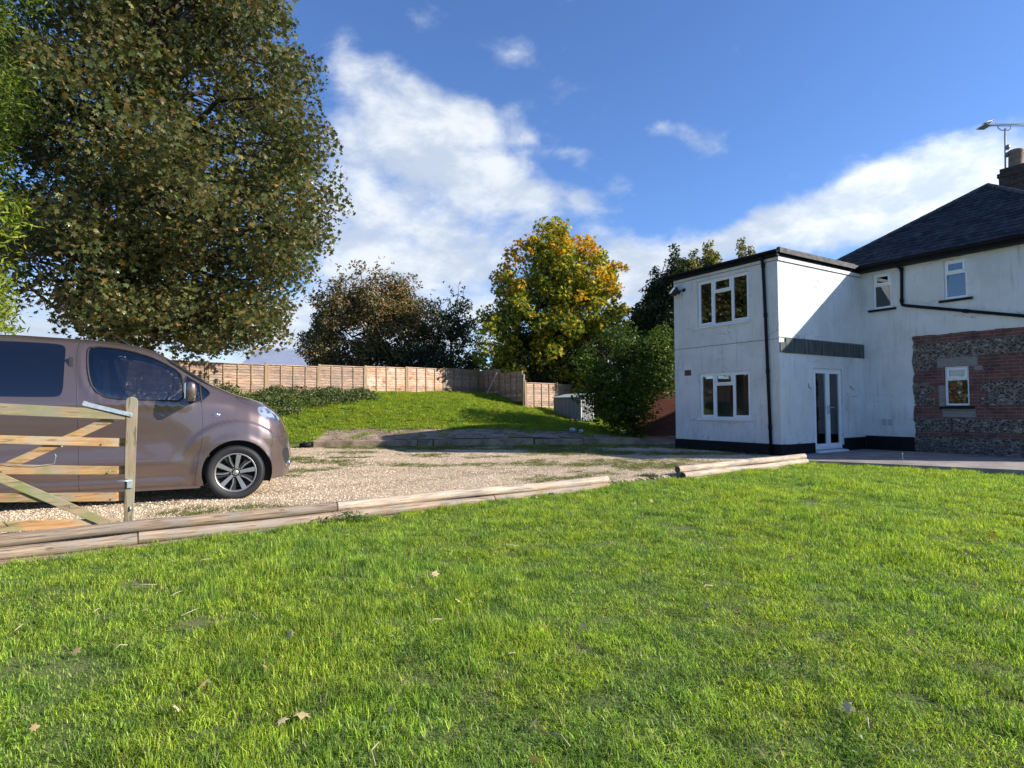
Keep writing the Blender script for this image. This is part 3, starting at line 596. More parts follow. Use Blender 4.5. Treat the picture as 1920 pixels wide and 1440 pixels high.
# french doors in the side wall (frame as the part, leaves as sub-parts)
y0, y1, z0, z1 = DR; fx = -.04
def yb(mb, a, b_, c, d, x0=-.06, x1=0.0): mb.box(fx+x0, fx+x1, a, b_, c, d)
fm = MB(); yb(fm, y0, y0+.05, z0, z1); yb(fm, y1-.05, y1, z0, z1); yb(fm, y0+.05, y1-.05, z1-.05, z1); yb(fm, y0+.05, y1-.05, z0, z0+.045)
fd = fm.build('french_door', M['upvc'], house, bevel=.004)
ym = (y0+y1)/2
for a, b_ in ((y0+.045, ym+.005), (ym+.012, y1-.045)):
    l_ = MB(); w_ = .075; zb = z0+.05
    yb(l_, a, a+w_, zb, z1-.045, -.045, .018); yb(l_, b_-w_, b_, zb, z1-.045, -.045, .018); yb(l_, a+w_, b_-w_, zb, zb+.10, -.045, .018); yb(l_, a+w_, b_-w_, z1-.045-w_, z1-.045, -.045, .018)
    l_.build('door_leaf', M['upvc'], fd, bevel=.005)
    p = MB(); yb(p, a+w_-.004, b_-w_+.004, zb+.096, z1-.041-w_, -.016, -.010); p.build('pane', M['glass'], fd)
hd = MB(); hx = fx+.02
for yy, sgn in ((ym-.035, -1), (ym+.045, 1)):
    hd.box(hx, hx+.012, yy-.014, yy+.014, 1.28, 1.50); hd.tube([(hx+.01, yy, 1.44), (hx+.05, yy, 1.44), (hx+.055, yy+.02*sgn, 1.44), (hx+.05, yy+.13*sgn, 1.435)], .009, 8)
hd.build('handle', M['galv'], fd)
hg = MB()
for zc in (.62, 1.35, 2.15):
    for yy in (y0+.03, y1-.03): hg.tube([(hx-.005, yy, zc-.05), (hx-.005, yy, zc+.05)], .011, 8)
hg.build('hinge', M['upvc'], fd)
st = MB(); st.prism([(-.06, .345), (.10, .345), (.10, .375), (-.03, .398), (-.06, .398)], 'y', y0-.0, y1+.05); st.build('doorstep', M['upvc'], fd)
# air brick, old bracket marks
mb = MB(); mb.box(-2.80, -2.585, -.012, .0, 2.305, 2.455)
for k in range(5): mb.box(-2.79+k*.04, -2.765+k*.04, -.014, -.0125, 2.33, 2.43, )
mb.build('air_brick', simple('dark red air brick', (.12, .05, .04), .8, var=.2), house)
mb = MB()
for q in ((.42, .0), (.56, .0)):
    mb.box(q[0], q[0]+.10, 3.640, 3.6595, 1.06, 1.13); mb.box(q[0]+.01, q[0]+.09, 3.636, 3.6595, .98, 1.05)
mb.build('wall_vent', simple('grey vent', (.42, .43, .45), .8), house)
mb = MB(); mb.tube([(.015, 2.95, 1.98), (.015, 3.10, 1.90), (.03, 3.10, 1.88)], .008, 6); mb.tube([(.012, 3.07, 1.72), (.012, 3.33, 1.72)], .006, 6); mb.tube([(.012, 1.12, 2.02), (.02, 1.10, 1.93), (.04, 1.2, 1.9)], .009, 6)
mb.build('bracket', M['greymetal'], house)
# main hipped roof: courses of slates
EZ = 5.13; ov = .26; XL, XR, YF, YB = -1.0-ov, 4.7+ov, 3.66-ov, 10.2+ov; hw = (XR-XL)/2; XM = (XL+XR)/2; RZ = EZ + hw*math.tan(rad(35.0))
def course_face(mb, uvs, pA, pB, pC, pD, n):
    """pA-pB eave, pD-pC top (may coincide); stepped courses"""
    pA, pB, pC, pD = map(Vector, (pA, pB, pC, pD)); nrm = (pB-pA).cross(pD-pA).normalized()
    if nrm.z < 0: nrm = -nrm
    e = (pB-pA).normalized(); L = ((pD+pC)/2 - (pA+pB)/2).length
    for i in range(n):
        t0, t1 = i/n, (i+1)/n
        a = pA.lerp(pD, t0); b_ = pB.lerp(pC, t0); c = pB.lerp(pC, t1); d = pA.lerp(pD, t1); h = nrm*.014
        mb.add([a, b_, b_+h, a+h, c, d], [(0, 1, 2, 3), (3, 2, 4, 5)])
        for q in ((a, b_, b_, a), (a, b_, c, d)):
            for p in q: uvs.append(((p-pA).dot(e) + (i % 2)*.125, i*.2 + (.1 if q[2] is b_ else (.02 if p in (a, b_) else .18))))
mb = MB(); uvs = []
n = 19
A = (XL, YF, EZ); B = (XR, YF, EZ); Cc = (XR, YB, EZ); D = (XL, YB, EZ); P1 = (XM, YF+hw, RZ); P2 = (XM, YB-hw, RZ)
course_face(mb, uvs, A, B, P1, P1, n); course_face(mb, uvs, D, A, P1, P2, n); course_face(mb, uvs, B, Cc, P2, P1, n); course_face(mb, uvs, Cc, D, P2, P2, n)
roof = mb.build('roof', M['slate'], house, recalc=False)
ul = roof.data.uv_layers.new(name='UVMap'); ul.data.foreach_set('uv', np.array(uvs, np.float32).ravel())
mb = MB(); off = Vector((0, 0, .01))
def ridge(p, q):
    p = Vector(p); q = Vector(q); nseg = max(2, int((q-p).length/.42))
    for i in range(nseg):
        a = p.lerp(q, i/nseg)+off; b_ = p.lerp(q, (i+1.04)/nseg)+off; mb.tube([a, b_], [.062, .056], 8, smooth=False)
for a in (A, B): ridge(a, P1)
for a in (Cc, D): ridge(a, P2)
ridge(P1, P2); mb.build('ridge_tile', simple('ridge tile', (.06, .062, .06), .8, var=.5, vscale=9), roof)
mb = MB(); mb.box(XL+.06, XR-.06, YF+.03, YF+.06, EZ-.17, EZ-.01); mb.box(XL+.06, XL+.09, YF+.07, YB, EZ-.17, EZ-.01); mb.box(XR-.09, XR-.06, YF+.07, YB, EZ-.17, EZ-.01); mb.box(XL+.1, XR-.1, YF+.065, 3.655, EZ-.17, EZ-.15); mb.build('eaves_board', M['black'], house)
mb = MB(); mb.prism([(a+YF+.09, b_-5.085+EZ-.035) for a, b_ in pf], 'x', XL+.02, XR-.02); mb.build('gutter', M['black'], house)
# chimney on the ridge
cy = P1[1] + 1.75
mb = MB(); mb.box(XM-.33, XM+.33, cy, cy+1.0, RZ-.6, RZ+.66); mb.box(XM-.36, XM+.36, cy-.03, cy+1.03, RZ+.66, RZ+.78); mb.box(XM-.31, XM+.31, cy+.02, cy+.98, RZ+.78, RZ+.92)
ch = mb.build('chimney', M['chimbrick'], roof, bevel=.01)
for k in range(2):
    p = MB(); yy = cy+.28+k*.5; p.tube([(XM, yy, RZ+.92), (XM, yy, RZ+.96), (XM, yy, RZ+1.34), (XM, yy, RZ+1.36), (XM, yy, RZ+1.42)], [.19, .18, .165, .185, .18], 14); p.build('chimney_pot', M['terracotta'], roof)

# tv aerial on its mast beside the chimney
def hw_(p): return Matrix.Translation(Vector(HO)) @ Matrix.Rotation(HA, 4, 'Z') @ Vector(p)
def hl_(P): return Matrix.Rotation(-HA, 4, 'Z') @ (Vector(P) - Vector(HO))
base = Vector((14.17, 16.6, 7.45))
aer = empty('tv_aerial', base, 0, 'grey television aerial on a thin mast above the slate roof ridge', 'aerial')
mb = MB(); mb.tube([(0, 0, 0), (.06, 0, 1.98)], .021, 8); mb.build('mast', M['greymetal'], aer)
mb = MB()
mb.tube([(-.48, 0, 2.07), (1.05, -.1, 2.06)], .012, 6)
mb.tube([(-.15, 0, 2.05), (-.13, 0, 1.98), (-.04, 0, 1.93), (.16, 0, 1.93), (.22, 0, 1.98), (.23, 0, 2.05)], .012, 6)
mb.build('boom', M['greymetal'], aer)
mb = MB()
for k in range(24):
    x_ = -.34 + k*.055; mb.tube([(x_, -.12, 2.08), (x_, .12, 2.08)], .005, 5); mb.tube([(x_, -.005, 2.075), (x_+.012, 0, 2.115)], .004, 5)
mb.build('director', M['greymetal'], aer)
mb = MB()
for s_ in (-1, 1):
    for k in range(5): mb.tube([(-.66+.045*k*.3, -.2+.05*k, 2.0+.02*s_+.02*k), (-.40, -.2+.05*k, 2.13+.02*s_+.015*k)], .006, 5)
mb.box(-.64, -.42, -.16, .16, 2.02, 2.03); mb.tube([(-.66, -.2, 2.0), (-.6, .2, 2.08)], .008, 5); mb.tube([(-.42, -.2, 2.12), (-.36, .2, 2.2)], .008, 5)
for k in range(7): mb.tube([(-.66+.04*k, -.2, 1.99+.02*k), (-.62+.04*k, .2, 2.07+.02*k)], .005, 5)
mb.build('reflector', M['greymetal'], aer)
for zc, xo in ((1.42, .09), (1.2, .06)):
    mb = MB(); mb.tube([(xo-.02, -.03, zc-.05), (xo+.03, -.02, zc+.05)], [.05, .055], 10); mb.build('clamp', M['greymetal'], aer)

# floodlight on the annex
fl = empty('floodlight', hw_((-2.95, 0, 4.62)), HA, 'black floodlight with ribbed head on the annex wall under the gutter', 'floodlight')
mb = MB(); mb.tube([(.19, -.02, .02), (.10, -.09, .0), (.02, -.13, .0)], .014, 8); mb.box(.14, .22, -.03, 0, -.02, .06); mb.tube([(.1, -.09, 0), (.1, -.14, -.08)], .03, 8); mb.build('bracket', M['dkplastic'], fl)
mb = MB(); Rm = Matrix.Translation((.0, -.20, -.02)) @ Matrix.Rotation(rad(-28), 4, 'Z') @ Matrix.Rotation(rad(-38), 4, 'X') @ Matrix.Rotation(rad(14), 4, 'Y') @ Matrix.Scale(1.25, 4)
pts = [Rm @ Vector(p) for p in [(-.155,-.05,-.105),(.155,-.05,-.105),(.155,-.05,.105),(-.155,-.05,.105),(-.10,.07,-.06),(.10,.07,-.06),(.10,.07,.06),(-.10,.07,.06)]]
mb.add(pts, [(0,1,2,3),(7,6,5,4),(0,4,5,1),(1,5,6,2),(2,6,7,3),(3,7,4,0)]); mb.build('housing', M['dkplastic'], fl, bevel=.01)
mb = MB(); pts = [Rm @ Vector(p) for p in [(-.125,-.056,-.078),(.125,-.056,-.078),(.125,-.056,.078),(-.125,-.056,.078)]]; mb.add(pts, [(0,1,2,3)]); mb.build('lens', simple('lamp glass', (.38, .37, .33), .12), fl)

# ------------------------------------------------------------------ retaining poles along the drive
def lpt(t, off=0):   # t metres along the log line, off metres towards the drive
    p = LP0 + LD*t + LN*off; return p
LT = float(np.linalg.norm(LP1-LP0))
def t_at(x): return (x-LP0[0])/LD[0]
def pole(t0, t1, z0, z1, r, off, label, seed, group):
    rg = random.Random(seed); n = max(6, int((t1-t0)/.25)); pts = []; rr = []
    for i in range(n+1):
        t = t0+(t1-t0)*i/n; p = lpt(t, off + .006*math.sin(i*.9+seed)); pts.append((p[0], p[1], z0+(z1-z0)*i/n + .006*math.sin(i*.6+seed*2))); rr.append(r*(1+.05*rg.uniform(-1, 1)))
    base = Vector(pts[0]); loc = [tuple(Vector(p)-base) for p in pts]
    # own frame: x along the pole so that the grain follows it
    ang = math.atan2(LD[1], LD[0]); R = Matrix.Rotation(-ang, 3, 'Z'); loc = [R @ Vector(p) for p in loc]
    mb = MB(); mb.tube(loc, rr, 14, cap=False)
    o = mb.build('round_pole', M['log'] if seed >= 8 or seed == 2 else M['logdark'], None); o.location = base; o.rotation_euler = (0, 0, ang); tag(o, label, 'pole', group)
    for e, s_ in ((loc[0], -1), (loc[-1], 1)):
        ends = MB(); rr_ = rr[0] if s_ < 0 else rr[-1]; a = Vector(e); ends.tube([a, a+Vector((s_*.004, 0, 0)), a+Vector((s_*.012, 0, 0))], [rr_*1.0, rr_*.97, rr_*.8], 14); ends.build('cut_end', M['logend'], o)
    return o
r = .056
tg = t_at(-3.53); tm = t_at(-1.98); te = t_at(1.44); tr = t_at(2.79); tj = t_at(-.29)
GL = 'round timber poles edging the drive'
pole(-1.6, tm-.01, .385, .388, r, .0, 'long weathered pole on top of the edging stack in front of the gate', 1, GL)
pole(tm+.01, te, .388, .375, r, .0, 'top pole of the middle edging stretch ending short of the gap', 2, GL)
pole(-1.6, tg, .282, .284, r, -.045, 'second pole down of the edging, below the gate on the left', 3, GL)
pole(tg+.015, tj, .284, .280, r, -.045, 'second pole down between the gate post and the middle of the drive', 4, GL)
pole(tj+.015, te-.03, .280, .276, r, -.045, 'second pole down at the gap end of the middle edging', 5, GL)
pole(-1.6, t_at(-2.5), .182, .184, r, -.075, 'lowest pole half sunk in the lawn below the gate', 6, GL)
pole(t_at(-2.49), te-.02, .184, .188, r, -.075, 'lowest pole half sunk in the lawn along the middle of the drive', 7, GL)
GR = 'three pale round poles by the annex'
pole(tr, LT, .425, .44, .060, .0, 'topmost of the three pale poles stacked by the annex door', 8, GR)
pole(tr+.08, LT-.02, .318, .335, .058, -.05, 'middle of the three pale poles stacked by the annex door', 9, GR)
pole(tr+.16, LT-.05, .215, .235, .057, -.08, 'lowest of the three pale poles stacked by the annex door', 10, GR)
# stakes holding the poles are hidden behind; weeds grow at the joint (built with the plants)

# ------------------------------------------------------------------ field gate standing open behind the poles
k_ = 1.035
def gz(z): return 1.5 + (z-1.5)*k_
S0 = Vector((-3.539*k_, 5.45*k_, 0)); GA = rad(35)
gate = empty('field_gate', (S0.x, S0.y, gz(.44)), GA, 'weathered five bar wooden gate standing open beside the van', 'gate')
GZ0 = gz(.44)
def gp(x, z, y=0): return (x*k_, y, gz(z)-GZ0)
def slope(x, x0, za, zb, x1): return za+(zb-za)*(x-x0)/(x1-x0)
XE = -3.0   # heel end, outside the frame
mb = MB()
pr = [(-.036, .0), (.037, .0), (.055, 1.165), (.045, 1.19), (.02, 1.207), (-.01, 1.207), (-.033, 1.19), (-.043, 1.165)]
mb.prism([(a*k_, b_) for a, b_ in pr], 'y', -.035, .04)
mb.build('stile', M['gates'], gate, bevel=.006)
def rail(xa, xb, top_a, top_b, bot_a, bot_b, y0, y1):
    mb = MB(); pts = [gp(xa, bot_a), gp(xb, bot_b), gp(xb, top_b), gp(xa, top_a)]
    mb.prism([(p[0], p[2]) for p in pts], 'y', y0, y1); return mb.build('rail', M['gate'], gate, bevel=.004)
def ext(xa, va, xb, vb, x): return va+(vb-va)*(x-xa)/(xb-xa)
mb = MB()
tp = [(XE, 1.66), (-.92, 1.546), (-.35, 1.507), (-.04, 1.46), (-.04, 1.392), (-.40, 1.415), (-.92, 1.448), (XE, 1.545)]
mb.prism([(gp(a, b_)[0], gp(a, b_)[2]) for a, b_ in tp], 'y', -.03, .03); mb.build('rail', M['gateg'], gate, bevel=.006)
rail(XE, -.09, ext(-.92, 1.279, -.09, 1.225, XE), 1.225, ext(-.92, 1.208, -.09, 1.147, XE), 1.147, -.012, .012)
rail(XE, -.095, ext(-.84, 1.03, -.095, .969, XE), .969, ext(-.77, .943, -.094, .894, XE), .894, -.012, .012)
rail(XE, -.10, ext(-.905, .795, -.1, .731, XE), .731, ext(-.905, .72, -.1, .652, XE), .652, -.012, .012)
rail(XE, -.06, ext(-.9, .562, -.322, .517, XE), .495, ext(-.9, .490, -.196, .46, XE), .43, -.012, .012)
# spacer blocks where rails meet the stile
mb = MB()
for za, zb in ((1.225, 1.147), (.969, .894), (.731, .652)): mb.box(-.098*k_, -.03, .014, .035, gz(zb)-GZ0, gz(za)-GZ0)
mb.build('rail_tenon', M['gate'], gate)
def brace(p, q, w, y, mt_='gate'):
    mb = MB(); mb.beam(gp(p[0], p[1], y), gp(q[0], q[1], y), .02, w, (0, 0, 1)); mb.build('brace', M[mt_], gate, bevel=.004)
brace((-.14, 1.405), (-1.0, .945), .075, .026)
brace((-.115, .435), (-1.28, 1.16), .075, -.026, 'gateg')
brace((-1.28, 1.02), (-2.4, .60), .075, .026)
mb = MB(); mb.beam(gp(-.352, 1.542, -.04), gp(.012, 1.437, -.045), .008, .036); mb.beam(gp(-.352, 1.542, .04), gp(.012, 1.437, .045), .008, .036); mb.beam(gp(-.36, 1.55, 0), gp(-.33, 1.541, 0), .09, .04)
mb.beam(gp(-.352, 1.56, 0), gp(.0, 1.455, 0), .088, .006)
mb.tube([gp(0, 1.443, -.055), gp(0, 1.443, .055)], .009, 8); mb.build('hinge_strap', M['galv'], gate)
mb = MB(); mb.tube([gp(-.10, .838, -.05), gp(.02, .832, -.05)], .007, 8); mb.box(-.02, .025, -.055, -.04, gz(.77)-GZ0, gz(.85)-GZ0); mb.tube([gp(.01, .60, -.045), gp(.01, .56, -.045)], .008, 6); mb.build('latch', M['galv'], gate)
mb = MB()
for xx, zz in ((-.43, .64), (-.50, 1.17), (-.88, .99), (-.14, .47), (-.2, 1.19), (-.15, .93), (-.12, .69)): mb.tube([gp(xx, zz, -.038), gp(xx, zz, -.044)], [.009, .006], 8)
mb.build('bolt', M['galv'], gate)
mb = MB()
mb.tube([gp(-1.6, 1.10, -.02), gp(-.95, 1.055, -.03), (gp(-.8, 1.03, -.04)), gp(-.66, 1.012, -.03), gp(-.55, 1.02, -.02), gp(-.54, 1.09, -.03), gp(-.55, 1.11, -.03)], .0025, 5)
mb.tube([gp(-.97, .73, -.03), gp(-.9, .62, -.03), gp(-.84, .52, -.02)], .0025, 5); mb.build('wire', M['galv'], gate)

# ------------------------------------------------------------------ van
VA = rad(24); VW = Vector((-3.529, 7.516, .33)); VN = Vector((-math.sin(VA), math.cos(VA), 0)); HWID = .96
van = empty('parked_van', VW + VN*HWID, VA, 'metallic brown people carrier van parked on the gravel behind the gate', 'van')
mt, gg, b = base_mat('metallic brown paint'); M['paint'] = mt
b.inputs['Base Color'].default_value = (.205, .135, .120, 1); b.inputs['Metallic'].default_value = .65; b.inputs['Roughness'].default_value = .30
b.inputs['Coat Weight'].default_value = .9; b.inputs['Coat Roughness'].default_value = .04
Pp = gg.new('ShaderNodeTexCoord').outputs['Object']; fn = gg.noise(Pp, 600, 2)
c = gg.mix(gg.range(fn, .35, .7), (.165, .116, .104), (.215, .157, .142))
dz_ = gg.sep(Pp)[2]; c = gg.mix(gg.math('MULTIPLY', gg.range(dz_, .55, .2), gg.range(gg.noise(Pp, 6, 4), .4, .7, .1, .5)), c, (.19, .16, .13)); gg.put(b.inputs['Base Color'], c)
TOPP = [(-4.16,1.0),(-4.12,1.6),(-4.0,1.9),(-3.8,2.02),(-3.2,2.05),(-2.4,2.055),(-1.635,2.025),(-1.361,1.995),(-1.135,1.955),(-.962,1.895),(-.784,1.785),(-.541,1.622),(-.318,1.487),(-.193,1.425),(-.015,1.345),(.143,1.300),(.315,1.240),(.444,1.150),(.527,1.07),(.58,.985),(.635,.87),(.67,.76),(.69,.62),(.70,.50)]
BOTP = [(-4.16,.5),(-4.1,.3),(-3.9,.22),(-3.6,.2),(-.45,.19),(-.36,.2),(.38,.235),(.55,.235),(.62,.25),(.66,.30),(.69,.38),(.70,.44)]
WIDP = [(-4.16,.80),(-4.1,.88),(-3.9,.94),(-3.6,.96),(.0,.96),(.15,.952),(.28,.93),(.4,.885),(.5,.81),(.58,.70),(.635,.56),(.67,.40),(.69,.22),(.70,.03)]
NEXP = 5.0
DGD = [(-1.650,1.90),(-1.56,1.925),(-1.47,1.923),(-1.39,1.915),(-1.304,1.905),(-1.19,1.877),(-1.077,1.846),(-.99,1.81),(-.902,1.777),(-.82,1.73),(-.74,1.68),(-.665,1.628),(-.64,1.55),(-.617,1.489),(-.605,1.37),(-.595,1.248),(-.715,1.255),(-.835,1.262),(-.95,1.267),(-1.067,1.271),(-1.18,1.275),(-1.304,1.279),(-1.37,1.29),(-1.426,1.308),(-1.515,1.373),(-1.571,1.464),(-1.594,1.54),(-1.611,1.62),(-1.625,1.70),(-1.636,1.776),(-1.642,1.84)]
HUBZ = .342
def vsurf(x, ph):
    x = np.asarray(x, float); ph = np.asarray(ph, float)
    top = interp(x, TOPP); bot = interp(x, BOTP); w = interp(x, WIDP); h = top-bot
    c_, s_ = np.cos(ph), np.sin(ph); rr_ = (np.abs(c_)**NEXP+np.abs(s_)**NEXP)**(-1/NEXP)
    z = bot+h*rr_*s_; y = w*rr_*c_
    B = 1 - .135*sstep(1.22, 2.12, z)
    side = sstep(.75, .35, ph/1.5708)
    rad_ = np.hypot(x, z-HUBZ)
    fl = .024*sstep(.672, .640, rad_)*sstep(.55, .8, z+.0*x) + .020*sstep(.52, .42, rad_)
    cres = .014*np.exp(-((z-.50)/.09)**2)*sstep(-.42, -.75, x) - .020*np.exp(-((z-.34)/.07)**2)*sstep(-.42, -.75, x) - .016*np.exp(-((z-.80)/.16)**2)*sstep(-.42, -.8, x)
    belt = .012*np.exp(-((z-1.22)/.05)**2)*sstep(.2, -.2, x)
    tuck = -.03*sstep(.34, .18, z)
    belt = belt + .020*np.exp(-((z-.265)/.022)**2)*sstep(-.50, -.62, x)*sstep(-2.9, -2.8, x)
    dw = np.min([np.hypot(x-a, z-b_) for a, b_ in DGD], axis=0); belt = belt + .012*np.exp(-((dw-.065)/.036)**2)
    y = y*B + (fl + cres + belt + tuck - .012)*side
    return x, y, z
def v_phi(x, z):
    top = interp(x, TOPP); bot = interp(x, BOTP); zz = np.clip((z-bot)/(top-bot), 0, .9995); yn = (1-zz**NEXP)**(1/NEXP); return np.arctan2(zz, yn)
def dens_(poly, step=.03, closed=True):
    out = []; n = len(poly)
    for i in range(n if closed else n-1):
        a = np.array(poly[i]); b_ = np.array(poly[(i+1) % n]); k = max(1, int(np.linalg.norm(b_-a)/step))
        for j in range(k): out.append(tuple(a+(b_-a)*j/k))
    if not closed: out.append(tuple(poly[-1]))
    return out
def chaikin(poly, it=2, closed=True):
    for _ in range(it):
        q = []; n = len(poly)
        for i in range(n if closed else n-1):
            a = np.array(poly[i]); b_ = np.array(poly[(i+1) % n]); q += [tuple(a*.75+b_*.25), tuple(a*.25+b_*.75)]
        if not closed: q = [poly[0]]+q+[poly[-1]]
        poly = q
    return poly
def pip(px, py, poly):
    px = np.asarray(px); py = np.asarray(py); ins = np.zeros(px.shape, bool); n = len(poly); j = n-1
    for i in range(n):
        xi, yi = poly[i]; xj, yj = poly[j]
        cnd = ((yi > py) != (yj > py)) & (px < (xj-xi)*(py-yi)/((yj-yi) or 1e-12)+xi); ins ^= cnd; j = i
    return ins
DG = chaikin([(-1.650,1.90),(-1.60,1.928),(-1.47,1.923),(-1.304,1.905),(-1.077,1.846),(-.902,1.777),(-.665,1.628),(-.617,1.489),(-.595,1.248),(-.835,1.262),(-1.067,1.271),(-1.304,1.279),(-1.426,1.308),(-1.515,1.373),(-1.571,1.464),(-1.611,1.62),(-1.636,1.776)], 1)
QW = chaikin([(-.632,1.600),(-.466,1.495),(-.315,1.375),(-.322,1.325),(-.40,1.248),(-.57,1.242)], 1)
RW = chaikin([(-2.86,1.955),(-2.404,1.958),(-2.104,1.952),(-1.94,1.939),(-1.887,1.916),(-1.86,1.859),(-1.842,1.653),(-1.829,1.422),(-1.839,1.345),(-1.87,1.309),(-1.989,1.302),(-2.389,1.308),(-2.86,1.317)], 1)
BW = chaikin([(-3.95,1.90),(-3.5,1.95),(-3.0,1.955),(-2.98,1.9),(-2.98,1.36),(-3.02,1.315),(-3.8,1.33),(-3.92,1.4)], 1)
HL = chaikin([(.247,1.170),(.292,1.192),(.373,1.182),(.467,1.118),(.522,1.070),(.535,1.03),(.525,.988),(.475,.987),(.375,1.026),(.305,1.052),(.259,1.105)], 1)
FG = chaikin([(.560,.610),(.61,.625),(.66,.60),(.66,.42),(.61,.40),(.575,.48)], 1)
def arch(cx, R): return [(cx+R*math.cos(t), HUBZ+.01+R*math.sin(t)*1.0) for t in np.linspace(math.pi+.42, -.42, 40)]
def toph(poly): return [(x, float(v_phi(x, z))) for x, z in poly]
holes = {'door_glass': toph(dens_(DG)), 'quarter': toph(dens_(QW)), 'rear_glass': toph(dens_(RW)), 'back_glass': toph(dens_(BW)), 'headlight': toph(dens_(HL, .02)), 'fog': toph(dens_(FG, .02))}
# windscreen in (x, phi): bounded by the cowl and roof lines, phi above the pillar
ws = [(-.88, 1.5708), (-.86, 1.2), (-.84, 1.02), (-.78, .97), (-.45, .95), (-.30, .98), (-.27, 1.2), (-.25, 1.5708)]
holes['windscreen'] = dens_(ws, .04)
archs = []
for cx, R in ((0.02, .405), (-3.275, .405)):
    pl = arch(cx, R); archs.append([(x, float(v_phi(x, z)) if z > interp(x, BOTP) else -.08) for x, z in pl])
X0, X1 = -4.16, .70
gx = np.concatenate([np.arange(X0, -1.8, .05), np.arange(-1.8, .62, .022), np.linspace(.62, .695, 9)]); gph = np.linspace(0, math.pi/2, 84)
V2 = []; E2 = []
def addline(pts, closed):
    n0 = len(V2)
    for p in pts: V2.append(Vector((p[0], p[1])))
    k = len(pts)
    for i in range(k if closed else k-1): E2.append((n0+i, n0+(i+1) % k))
bxs = list(gx)+[X1]; rng_np = np.random.default_rng(3)
addline([(x, 0.0) for x in bxs] + [(X1, p) for p in gph[1:]] + [(x, math.pi/2) for x in bxs[::-1][1:]] + [(X0, p) for p in gph[::-1][1:-1]], True)
for k, pl in holes.items(): addline(pl, True)
for pl in archs: addline([p for p in pl if p[1] > 1e-4], False)
allp = [np.array(p) for p in list(holes.values())+archs]; flat = np.concatenate(allp)
for x in gx[1:]:
    for p in gph[1:-1]:
        if np.min(((flat[:, 0]-x)/.009)**2 + ((flat[:, 1]-p)/.009)**2) > 1: V2.append(Vector((x, p)))
res = delaunay_2d_cdt(V2, E2, [], 0, 1e-6)
cv = np.array([(v.x, v.y) for v in res[0]]); ct = np.array([f for f in res[2] if len(f) == 3])
cen = cv[ct].mean(1); cls = np.zeros(len(ct), int); names = list(holes)
keepm = (cen[:, 0] > X0) & (cen[:, 0] < X1) & (cen[:, 1] > 0) & (cen[:, 1] < math.pi/2)
for i, k in enumerate(names): cls[pip(cen[:, 0], cen[:, 1], holes[k])] = i+1
for pl in archs: cls[pip(cen[:, 0], cen[:, 1], pl)] = 99
def van_patch(name, tris, mat, parent, inset=0, smooth=True, both=True):
    used = np.unique(tris); mp = -np.ones(len(cv), int); mp[used] = np.arange(len(used)); x, y, z = vsurf(cv[used][:, 0], cv[used][:, 1])
    y = y - inset*np.sign(np.maximum(y, 1e-9)); Vv = np.stack([x, -y, z], 1); F = mp[tris]
    if inset: Vv[:, 2] -= inset*sstep(.8, 1.2, cv[used][:, 1])
    if both: n = len(Vv); Vv = np.concatenate([Vv, Vv*np.array([1, -1, 1])]); F = np.concatenate([F, F[:, ::-1]+n])
    me = np_mesh(name, Vv, F, smooth); bm = bmesh.new(); bm.from_mesh(me); bmesh.ops.remove_doubles(bm, verts=bm.verts, dist=1e-5); bmesh.ops.recalc_face_normals(bm, faces=bm.faces); bm.to_mesh(me); bm.free()
    return link(name, me, mat, parent)
van_patch('body', ct[keepm & (cls == 0)], M['paint'], van)
idx = {k: i+1 for i, k in enumerate(names)}
van_patch('door_window', ct[keepm & (cls == idx['door_glass'])], M['cabglass'], van, .010)
van_patch('quarter_window', ct[keepm & (cls == idx['quarter'])], M['cabglass'], van, .010)
van_patch('rear_window', ct[keepm & (cls == idx['rear_glass'])], M['privacy'], van, .003)
van_patch('back_window', ct[keepm & (cls == idx['back_glass'])], M['privacy'], van, .003)
van_patch('windscreen', ct[keepm & (cls == idx['windscreen'])], M['cabglass'], van, .006)
mt, gg, b = base_mat('headlamp'); M['lamp'] = mt
Pp = gg.new('ShaderNodeTexCoord').outputs['Object']; vv = gg.voronoi(gg.mapping(Pp, scale=(1, .5, 1)), 17); rr_ = gg.sep(vv.outputs['Color'])[0]
gg.put(b.inputs['Base Color'], gg.ramp(rr_, [(0, (.10, .11, .13)), (.4, (.35, .38, .42)), (.7, (.75, .78, .82)), (1, (.9, .9, .92))])); b.inputs['Metallic'].default_value = .75; b.inputs['Roughness'].default_value = .12; b.inputs['Coat Weight'].default_value = 1
van_patch('headlight', ct[keepm & (cls == idx['headlight'])], M['lamp'], van, .004)
van_patch('fog_lamp_recess', ct[keepm & (cls == idx['fog'])], M['dkplastic'], van, .02)
def vline(poly, r, closed, sink=0.0, step=.03):
    """tube pieces following the near and far side surface along an (x,z) outline"""
    mb = MB(); P_ = dens_(poly, step, closed)
    if closed: P_ = P_+[P_[0]]
    xs_ = np.array([p[0] for p in P_]); zs_ = np.array([p[1] for p in P_]); x, y, z = vsurf(xs_, v_phi(xs_, zs_))
    for s_ in (-1, 1): mb.tube([(a, s_*(b_-sink), c_) for a, b_, c_ in zip(x, y, z)], r, 6)
    return mb
vline(DG, .013, True, .004).build('window_seal', M['rubber'], van)
vline(QW, .011, True, .004).build('window_seal', M['rubber'], van)
vline(RW, .005, True, .003).build('window_seal', M['rubber'], van)
vline([(-.442, 1.485), (-.401, 1.24)], .012, False, .004).build('window_pillar', M['rubber'], van)
seam = vline([(-1.758,2.0),(-1.731,1.721),(-1.699,1.424),(-1.681,1.191),(-1.672,.958),(-1.655,.587),(-1.648,.20)], .0045, False, .002)
